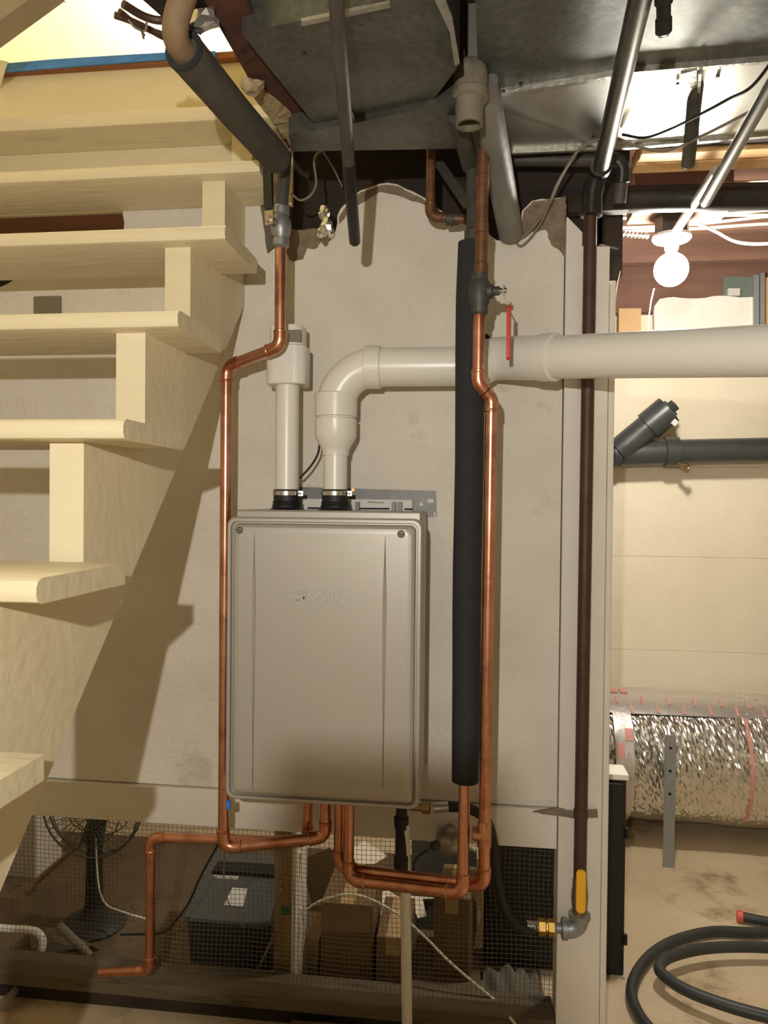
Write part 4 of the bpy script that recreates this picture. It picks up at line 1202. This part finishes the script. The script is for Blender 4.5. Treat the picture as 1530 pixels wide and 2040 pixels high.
# foil insulated duct
cy, cz, cr = 1.36, 0.345, 0.272
root = thing('foil_duct', (1.0, cy, 0.05), 'large silver foil insulated duct along the rear wall', 'duct')
x0, x1 = 0.20, 2.3
bm = N()
n, m_ = 120, 330
rk = random.Random(8)
ringsv = []
for i in range(m_ + 1):
    xx = x0 + (x1 - x0) * i / m_
    wr = 0.004 * math.sin(xx * 7) + 0.003 * math.sin(xx * 17 + 1)
    ringsv.append([(xx, cy + (cr + wr + 0.003 * rk.uniform(-1, 1)) * math.cos(2 * math.pi * k / n), cz + (cr + wr + 0.003 * rk.uniform(-1, 1)) * math.sin(2 * math.pi * k / n)) for k in range(n)])
shell(bm, ringsv)
sleeve = O('foil_sleeve', bm, 'foil', root, smooth=0)
def band(name, xa, xb, a0, a1, rad, m, par, steps=18):
    bm = N()
    rings = []
    for i in range(steps + 1):
        a = math.radians(a0 + (a1 - a0) * i / steps)
        rings.append([(xa, cy - math.cos(a) * rad, cz + math.sin(a) * rad), (xb, cy - math.cos(a) * rad, cz + math.sin(a) * rad), (xb, cy - math.cos(a) * (rad + 0.003), cz + math.sin(a) * (rad + 0.003)), (xa, cy - math.cos(a) * (rad + 0.003), cz + math.sin(a) * (rad + 0.003))])
    shell(bm, rings)
    return O(name, bm, m, par)
xa = at(1228, 1450, cy - cr).x
band('joint_tape', xa, xa + 0.072, -60, 75, cr + 0.006, 'foil_smooth', sleeve)
band('seam_tape', xa - 0.1, x1, 50, 84, cr + 0.005, 'foil_smooth', sleeve)
xs_ = at(1500, 1450, cy - cr).x
band('red_stripe', xs_ - 0.006, xs_ + 0.008, -45, 49, cr + 0.006, 'tape_red', sleeve)
band('red_stripe', xa + 0.004, xa + 0.035, 12, 24, cr + 0.010, 'tape_red', sleeve, 4)
band('red_stripe', xa + 0.04, xa + 0.07, 26, 36, cr + 0.010, 'tape_red', sleeve, 4)
for i in range(16):
    xx = xa - 0.03 + i * 0.052
    band('red_mark', xx, xx + 0.010, 51 + 9 * (i % 2), 60 + 9 * (i % 2), cr + 0.009, 'tape_red', sleeve, 3)
for i in range(3):
    band('red_mark', xa - 0.03 + 0.04 * i, xa + 0.0 + 0.04 * i, 74, 82, cr + 0.010, 'tape_red', sleeve, 3)
# grey support bar
ub = cy - cr - 0.045
bx0, bx1 = at(1322, 1600, ub), at(1345, 1600, ub)
zt_ = at(1334, 1464, ub).z
root = thing('support_bar', ((bx0.x + bx1.x) / 2, ub, 0.0), 'upright grey metal bar in front of the foil duct', 'bar')
O('bar', box(N(), (bx0.x, ub - 0.004, 0.0), (bx1.x, ub, zt_), 0.001), 'zinc_bar', root, smooth=0)
O('bar_flange', box(N(), (bx1.x - 0.004, ub, 0.0), (bx1.x, ub + 0.028, zt_ - 0.02), 0.001), 'zinc_bar', root, smooth=0)
for k in range(3):
    O('hole', lathe(N(), ((bx0.x + bx1.x) / 2, ub - 0.0042, zt_ - 0.05 - 0.09 * k), (0, -1, 0), [(0.006, 0), (0.006, 0.0006)], 12), 'hole_dark', root)
# black cabinet
cf, cb = 0.33, 0.41
xl, xr_ = at(964, 1800, cf).x, at(1243, 1900, cf).x
zt_ = at(1230, 1545, cf).z
root = thing('black_cabinet', ((xl + xr_) / 2, (cf + cb) / 2, 0), 'black cabinet with pale top standing behind the corner post', 'cabinet')
O('carcass', box(N(), (xl, cf, 0.0), (xr_, cb, zt_ - 0.012), 0.003), 'cabinet_black', root, smooth=0)
O('top_board', box(N(), (xl - 0.006, cf - 0.006, zt_ - 0.012), (xr_ + 0.006, cb, zt_ + 0.006), 0.002), 'concrete_white', root, smooth=0)
d = O('door', box(N(), (xl + 0.01, cf - 0.012, 0.03), (xr_ - 0.012, cf, zt_ - 0.02), 0.002), 'cabinet_black', root, smooth=0)
for zz_ in (0.10, 0.42):
    O('hinge', lathe(N(), (xr_ + 0.002, cf - 0.006, zz_), (0, 0, 1), [(0.006, 0), (0.006, 0.03)], 10), 'cabinet_black', d)
# hose coil on the floor
hz_ = 0.018
def fz(px, py, z=hz_): return at(px, py, z=z)
loop1 = [fz(1830, 2000, 0.02), fz(1800, 1930), fz(1710, 1878), fz(1600, 1856), fz(1500, 1858), fz(1420, 1856), fz(1350, 1872), fz(1300, 1900), fz(1268, 1940), fz(1258, 1980), fz(1272, 2020), fz(1305, 2060), fz(1370, 2105), fz(1500, 2150), fz(1660, 2140),
         fz(1720, 2090, 0.03), fz(1690, 2055, 0.05), fz(1600, 2045, 0.055), fz(1530, 2026, 0.055), fz(1450, 2004, 0.052), fz(1370, 1974, 0.05), fz(1324, 1945, 0.052), fz(1314, 1925, 0.055), fz(1335, 1906, 0.055), fz(1400, 1890, 0.052), fz(1480, 1886, 0.05), fz(1560, 1890, 0.048), fz(1640, 1900, 0.045), fz(1720, 1930, 0.04), fz(1760, 1985, 0.03)]
root = thing('hose_coil', fz(1500, 1990, 0), 'coiled black hose lying on the concrete floor', 'hose')
O('hose', tube(N(), smooth_path(loop1, 8), 0.0165, 16), 'hose_black', root)
h0, h1, h2 = fz(1478, 1826, 0.02), fz(1530, 1836, 0.02), fz(1640, 1850, 0.02)
root = thing('hose_end', h1, 'black hose end with orange red cap on the floor', 'hose')
O('hose', tube(N(), smooth_path([h0, h1, h2, fz(1760, 1872, 0.02), fz(1900, 1900, 0.02)], 6), 0.0155, 16), 'hose_black', root)
dd = (h0 - h1).normalized()
O('cap', lathe(N(), h0 - dd * 0.004, dd, [(0.0165, 0), (0.0185, 0.002), (0.0185, 0.018), (0.016, 0.021)], 18), 'hose_tip', root)

# ================================================================== BEHIND THE MESH
# pedestal fan
fb = at(192, 1872, z=0.0)
fb = V((fb.x, 0.36, 0.0))
root = thing('pedestal_fan', fb, 'old pedestal fan with dark stand behind the mesh', 'fan')
FAN = root
fx_, fy_ = at(188, 1750, 0.36).x, 0.36
O('base', lathe(N(), (fx_, fy_, 0), (0, 0, 1), [(0.10, 0.003), (0.104, 0.012), (0.092, 0.024), (0.045, 0.04), (0.032, 0.07)], 32), 'dark_plastic', root)
zf = at(190, 1590, 0.36).z
O('pole', tube(N(), [(fx_, fy_, 0.05), (fx_, fy_, zf - 0.12)], [0.029, 0.025], 18), 'dark_plastic', root)
O('motor', lathe(N(), (fx_ + 0.01, fy_ + 0.02, zf - 0.03), (0, 1, 0), [(0.03, -0.05), (0.055, -0.03), (0.06, 0.03), (0.04, 0.08)], 20), 'fan_green', root)
O('neck', tube(N(), [(fx_, fy_, zf - 0.14), (fx_ + 0.008, fy_ + 0.02, zf - 0.03)], 0.03, 16), 'dark_plastic', root)
bm = N()
Rg = 0.165
for ry, rad in ((-0.06, 0.06), (-0.055, Rg * 0.7), (-0.03, Rg), (0.0, Rg), (0.04, Rg * 0.72)):
    pts = [(fx_ + rad * math.cos(2 * math.pi * k / 40), fy_ + ry, zf - 0.02 + rad * math.sin(2 * math.pi * k / 40)) for k in range(41)]
    tube(bm, pts, 0.0035 if rad == Rg else 0.002, 6, cap=False)
for k in range(36):
    a = 2 * math.pi * k / 36
    tube(bm, [(fx_ + rad * math.cos(a), fy_ + ry, zf - 0.02 + rad * math.sin(a)) for ry, rad in ((-0.06, 0.03), (-0.055, Rg * 0.7), (-0.03, Rg), (0.0, Rg), (0.04, Rg * 0.72), (0.05, 0.05))], 0.0011, 4, cap=False)
O('guard', bm, 'fan_wire', root)
for k in range(3):
    bm = N()
    a = 2 * math.pi * k / 3 + 0.5
    prism(bm, [V((fx_, fy_ - 0.02, zf - 0.02)) + V((rr_ * math.cos(a + da), 0.012 * (da > 0), rr_ * math.sin(a + da))) for rr_, da in ((0.02, 0.3), (0.08, 0.45), (0.13, 0.35), (0.145, 0.0), (0.12, -0.3), (0.06, -0.25))], (0, 0.003, 0))
    O('blade', bm, 'fan_green', root, smooth=0)
# shredder like bin with grey lid
yb0, yb1 = 0.20, 0.46
def on(px, py, y): return at(px, py, y)
bl, brr = on(372, 1830, yb0), on(532, 1830, yb0)
zt_ = on(450, 1832, yb0).z
root = thing('plastic_bin', ((bl.x + brr.x) / 2, 0.33, 0), 'dark plastic bin with sloping grey lid and white label', 'bin')
O('bin_body', prism(N(), [(bl.x + 0.008, yb0 + 0.01, 0), (brr.x + 0.02, yb0 + 0.01, 0), (brr.x + 0.01, yb0, zt_), (bl.x, yb0, zt_)], (0, 0.26, 0), 0.004), 'dark_plastic', root, smooth=0)
zt2 = on(460, 1735, yb1).z
lid = O('lid', prism(N(), [(bl.x - 0.006, yb0 - 0.008, zt_ - 0.012), (bl.x - 0.006, yb0 - 0.008, zt_ + 0.004), (bl.x - 0.006, yb0 + 0.12, zt_ + 0.062), (bl.x - 0.006, yb1 + 0.01, zt_ + 0.075), (bl.x - 0.006, yb1 + 0.01, zt_ - 0.012)], (brr.x - bl.x + 0.012, 0, 0), 0.003), 'grey_plastic', root, smooth=0)
la, lb_ = (yb0 + 0.035, zt_ + 0.0235), (yb0 + 0.09, zt_ + 0.0485)
cx = (bl.x + brr.x) / 2 + 0.01
O('label', prism(N(), [(cx - 0.03, la[0], la[1]), (cx + 0.03, la[0], la[1]), (cx + 0.026, lb_[0], lb_[1]), (cx - 0.022, lb_[0], lb_[1])], (0, -0.0009, 0.002)), 'label_white', lid, smooth=0)
O('slot', box(N(), (bl.x + 0.03, yb0 + 0.135, zt_ + 0.062), (brr.x - 0.015, yb0 + 0.20, zt_ + 0.076)), 'hole_dark', lid, smooth=0)
O('slot_strip', box(N(), (bl.x + 0.04, yb0 + 0.118, zt_ + 0.058), (bl.x + 0.12, yb0 + 0.126, zt_ + 0.068)), 'label_white', lid, smooth=0)
# stud
yst = 0.12
sl, sr = on(546, 1800, yst), on(588, 1800, yst)
root = thing('wood_stud', ((sl.x + sr.x) / 2, yst + 0.04, 0), 'yellowish wooden stud standing behind the mesh', 'stud')
O('stud', box(N(), (sl.x, yst, 0.0), (sr.x, yst + 0.085, 0.66), 0.002), 'stud_wood', root, smooth=0)
for px, py in ((559, 1755), (562, 1770)):
    O('screw_head', hexnut(N(), on(px, py, yst), (0, -1, 0), 0.006, 0.005), 'solder', root)
O('green_mark', box(N(), (on(560, 1805, yst).x, yst - 0.001, on(565, 1822, yst).z), (on(580, 1805, yst).x, yst, on(565, 1804, yst).z)), 'fan_green', root, smooth=0)
O('side_panel', box(N(), (sr.x + 0.004, 0.06, 0.0), (sr.x + 0.016, 0.20, 0.60)), 'trim_paint', smooth=0, label='narrow white board beside the wooden stud', cat='board')
# big carton and others
def carton(name, px0, px1, py_top, y0, y1, m, label, flap=True, z0=0.0, tilt=0.0):
    xa, xb = on(px0, py_top, y0).x, on(px1, py_top, y0).x
    zt = on((px0 + px1) / 2, py_top, y0).z
    root = thing(name, ((xa + xb) / 2, (y0 + y1) / 2, z0), label, 'box')
    O('body', box(N(), (xa, y0, z0), (xb, y1, zt), 0.002), m, root, smooth=0)
    O('tape', box(N(), ((xa + xb) / 2 - 0.02, y0 - 0.0008, zt - 0.05), ((xa + xb) / 2 + 0.02, y1, zt + 0.0008)), 'cardboard_light', root, smooth=0)
    if flap:
        O('flap', prism(N(), [(xa + 0.003, y0, zt), (xb - 0.003, y0, zt), (xb - 0.003, y0 - 0.02, zt - 0.07), (xa + 0.003, y0 - 0.02, zt - 0.07)], (0, -0.003, 0)), m, root, smooth=0)
    if tilt:
        root.rotation_euler.z = tilt
    return root
carton('cardboard_box', 640, 742, 1800, 0.16, 0.40, 'cardboard', 'brown cardboard box right of the wooden stud', True)
carton('cardboard_box', 750, 815, 1868, 0.14, 0.36, 'cardboard', 'low brown cardboard box behind the white drain pipe', False)
carton('cardboard_box', 872, 945, 1788, 0.24, 0.44, 'cardboard', 'brown cardboard box left of the black cabinet', False, 0.0, -0.12)
carton('pale_box', 610, 634, 1872, 0.20, 0.34, 'cardboard_light', 'small pale box between stud and cardboard', False)
# leaning sheets
def sheet(name, pts, y, m, label, cat='paper', th=0.004, lean=0.0, flat=False):
    if flat:
        c = at(sum(p[0] for p in pts) / len(pts), sum(p[1] for p in pts) / len(pts), y)
        return O(name, prism(N(), [at(px, py, z=c.z) for px, py in pts], (0, 0, th)), m, smooth=0, label=label, cat=cat)
    return O(name, prism(N(), [at(px, py, y + lean * (1950 - py) / 400) for px, py in pts], (0, th, 0.0)), m, smooth=0, label=label, cat=cat)
sheet('white_sheet', [(700, 1712), (704, 1690), (726, 1676), (772, 1706), (745, 1722), (712, 1722)], 0.52, 'paper', 'white paper sheet with a peaked top behind the copper pipes', th=0.002, flat=True)
sheet('white_sheet', [(726, 1790), (772, 1774), (798, 1790), (806, 1826), (762, 1848), (740, 1832)], 0.40, 'paper', 'crumpled white sheet left of the white drain pipe', th=0.002, flat=True)
sheet('white_sheet', [(812, 1780), (836, 1768), (876, 1774), (878, 1790), (842, 1792), (850, 1826), (832, 1830)], 0.48, 'paper', 'torn white sheet right of the white drain pipe', th=0.002, flat=True)
sheet('leaning_sheet', [(820, 1905), (820, 1664), (872, 1664), (950, 1700), (948, 1905)], 0.46, 'grey_plastic', 'dark grey panel behind the silver lamp dome', 'panel', 0.02, 0.1)
sheet('tan_flap', [(938, 1776), (960, 1760), (962, 1880), (944, 1892), (950, 1850), (960, 1825)], 0.29, 'cardboard_light', 'tan cardboard flap beside the black cabinet', 'cardboard', 0.004)
sheet('cardboard_sheet', [(600, 1712), (655, 1690), (700, 1720), (690, 1790), (620, 1800)], 0.5, 'cardboard', 'brown cardboard panel leaning behind the stud', 'cardboard', 0.006, 0.1)
# clamp lamp dome
ld = at(896, 1674, -0.055)
root = thing('clamp_lamp', ld, 'silver dome of a clamp lamp hanging behind the copper pipes', 'lamp')
ax = V((-0.75, -0.45, -0.12)).normalized()
rr = 0.037
prof = [(0.0001, rr * 0.98)] + [(rr * math.sin(t), rr * math.cos(t)) for t in [math.pi / 2 * k / 9 for k in range(1, 10)]] + [(rr * 1.03, -0.006), (rr * 1.03, -0.014), (rr * 0.95, -0.014)]
O('reflector', lathe(N(), ld, ax, prof, 30), 'lamp_dome', root)
O('socket', lathe(N(), ld + ax * rr * 0.9, ax, [(0.012, 0), (0.012, 0.015), (0.008, 0.02)], 14), 'iron_dusty', root)
cable('wire', [ld + ax * (rr + 0.016), at(850, 1694, -0.03), at(828, 1712, -0.01), at(822, 1740, -0.005)], 0.0026, 'cable_black', '', '', parent=root)
# crumpled cloth on the floor by the cabinet
bm = N()
g = 22
for j in range(9):
    for i in range(g):
        xx = 0.035 + 0.17 * i / (g - 1)
        yy = 0.10 + 0.20 * j / 8
        bm.verts.new((xx, yy, 0.004 + 0.06 * math.sin(math.pi * i / (g - 1)) * math.sin(math.pi * j / 8) + 0.012 * math.sin(i * 1.1 + j * 0.6)))
bm.verts.ensure_lookup_table()
for j in range(8):
    for i in range(g - 1):
        bm.faces.new([bm.verts[k] for k in (j * g + i, j * g + i + 1, (j + 1) * g + i + 1, (j + 1) * g + i)])
for v in bm.verts: v.co.z = max(v.co.z, 0.003)
O('grey_cloth', bm, 'cloth_grey', smooth=60, label='crumpled grey cloth on the floor before the black cabinet', cat='cloth')
# loose white cables behind the mesh
cable('white_string', [on(596, 1960, 0.10), on(601, 1900, 0.10), on(606, 1850, 0.10), on(600, 1812, 0.10), on(593, 1800, 0.10), on(599, 1700, 0.10)], 0.0034, 'cable_white', 'white cord hanging beside the wooden stud', 'cord')
cable('white_rope', [on(606, 1815, 0.10), on(640, 1794, 0.10), on(690, 1782, 0.10), on(735, 1790, 0.10), on(800, 1826, 0.09), on(850, 1870, 0.07), on(900, 1920, 0.05), on(985, 1992, 0.03)], 0.0034, 'cable_white', 'thin white rope arching right and down to the plank', 'rope')
cable('white_rope_end', [(at(1015, 2026, -0.05)), at(1030, 2045, -0.06), at(1045, 2070, -0.07)], 0.0034, 'cable_white', 'short white rope end before the plank', 'rope')
cable('power_cable', [at(452, 1646, -0.08), at(430, 1690, -0.05), at(400, 1745, -0.03), at(375, 1800, -0.02), at(345, 1840, -0.02), at(320, 1858, -0.02), at(240, 1862, -0.02)], 0.0032, 'cable_black', 'black cord hanging in front of the mesh by the heater', 'cord')
cable('grey_string', [on(447, 1690, 0.1), on(446, 1750, 0.1), on(456, 1800, 0.1), on(476, 1830, 0.1), on(486, 1850, 0.1)], 0.002, 'cable_grey', 'thin grey cord hanging over the grey bin lid', 'cord')
cable('power_cord', [(fx_ + 0.02, fy_ - 0.03, zf - 0.12), on(196, 1760, 0.30), on(210, 1800, 0.30), on(240, 1815, 0.3), on(290, 1830, 0.3)], 0.003, 'cable_white', '', '', parent=FAN)
O('leaning_stick', tube(N(), [on(505, 1950, 0.11), on(548, 1860, 0.11)], 0.004, 8), 'cable_grey', label='thin grey stick leaning on the wooden stud', cat='stick')
O('sloped_board', obox(N(), on(40, 1790, 0.55), on(175, 1668, 0.50), 0.012, 0.03, (0, 1, 0)), 'stud_wood', smooth=0, label='thin board leaning behind the fan stand', cat='board')
# pale boxes at the left behind the mesh
O('foam_block', box(N(), (on(-40, 1800, 0.62).x, 0.62, 0.0), (on(72, 1800, 0.62).x, 0.80, 0.60), 0.004), 'trim_paint', smooth=0, label='tall white block at the far left behind the mesh', cat='block')
# white pipe loop lower left, in front
lp = [at(-30, 1846, 0.09), at(20, 1850, 0.09), at(66, 1854, 0.09), at(84, 1870, 0.09), at(82, 1895, 0.08), at(68, 1915, 0.075), at(52, 1934, 0.07)]
O('white_tube', tube(N(), smooth_path(lp, 6), 0.011, 14), 'pvc', label='bent white plastic tube lying at the lower left', cat='tube')
O('grey_pipe_piece', tube(N(), [at(118, 1845, 0.13), at(165, 1890, 0.10), at(178, 1905, 0.10)], 0.013, 14), 'pvc_dirty', label='short grey pipe piece leaning at the lower left', cat='pipe')
O('white_stake', obox(N(), at(-20, 2022, -0.06), at(32, 1972, -0.045), 0.016, 0.016), 'pvc_dirty', smooth=0, label='pale stake leaning on the plank at the lower left', cat='stake')
bm = lump((on(120, 1880, 0.2).x - 0.02, 0.19, 0.02), 0.09, 41, (1.4, 0.5, 0.5))
for v in bm.verts: v.co.z = max(v.co.z, 0.001)
O('rubble_heap', bm, 'plank_grey', smooth=0, label='grey lump of rubble behind the mesh at the left', cat='rubble')

# ------------------------------------------------------------------ lamps
def bulb_fixture(c, name, label, m, r=0.04, box_on=True, group=None):
    """bare globe bulb on a porcelain holder; c = globe centre"""
    c = V(c)
    root = thing(name, c + V((0, 0, 0.175)), label, 'lamp', group)
    n = 28
    prof = [(0.0001, -r)] + [(r * math.sin(math.pi * i / 14), -r * math.cos(math.pi * i / 14)) for i in range(1, 13)] + [(0.016, r * 0.98), (0.0155, r + 0.012)]
    O('bulb', lathe(N(), c, (0, 0, 1), prof, n), m, root)
    z = r + 0.010
    O('lampholder', lathe(N(), c, (0, 0, 1), [(0.019, z), (0.021, z + 0.012), (0.024, z + 0.024), (0.052, z + 0.027), (0.057, z + 0.033), (0.056, z + 0.042), (0.040, z + 0.047)], n), 'porcelain', root)
    zz = c.z + z + 0.047
    if box_on:
        b = O('junction_box', lathe(N(), (c.x, c.y, zz), (0, 0, 1), [(0.05, 0), (0.05, 0.055), (0.046, 0.058)], 8), 'box_steel', root, smooth=20)
        for k in range(3):
            O('knockout', lathe(N(), (c.x - 0.02 + 0.02 * k, c.y - 0.0465, zz + 0.028), (0, -1, 0), [(0.007, 0), (0.007, 0.002)], 10), 'steel_pipe', b)
    return root, zz
bulb_fixture(at(1337, 537, 0.40), 'bulb_fixture', 'lit bare globe bulb in white porcelain holder on the ceiling', 'bulb_rear', 0.05)
r_, _ = bulb_fixture((-1.3, 1.0, 4.2), 'upstairs_lamp', 'lit ceiling globe in the room upstairs', 'bulb_up', 0.07, False)

O('pendant_rod', tube(N(), [(-1.3, 1.0, 4.3), (-1.3, 1.0, 4.9)], 0.008, 10), 'porcelain', r_)
# work light on a stand behind the viewpoint
LX, LY, LZ = -0.15, -2.35, 1.65
root = thing('work_light', (LX, LY, 0), 'small work light on a slim stand behind the viewpoint', 'lamp')
rb = 0.012
O('bulb', lathe(N(), (LX, LY, LZ), (0, 0, 1), [(rb * math.sin(math.pi * i / 10), -rb * math.cos(math.pi * i / 10)) for i in range(11)], 16), 'bulb_front', root)
O('socket', lathe(N(), (LX, LY, LZ - 0.055), (0, 0, 1), [(0.008, 0), (0.010, 0.01), (0.010, 0.038), (0.006, 0.0425)], 14), 'porcelain', root)
O('shade_plate', box(N(), (-0.196, -2.36, LZ - 0.133), (-0.118, -2.02, LZ - 0.128)), 'iron_dusty', root, smooth=0)  # plate added out of view to cast the shade on the lower heater
O('pole', tube(N(), [(LX, LY, 0.25), (LX, LY, LZ - 0.05)], 0.012, 14), 'iron_dusty', root)
for k in range(3):
    a = 2 * math.pi * k / 3 + 0.5
    O('leg', tube(N(), [(LX, LY, 0.40), (LX + 0.25 * math.cos(a), LY + 0.25 * math.sin(a), 0.008)], 0.008, 10), 'iron_dusty', root)
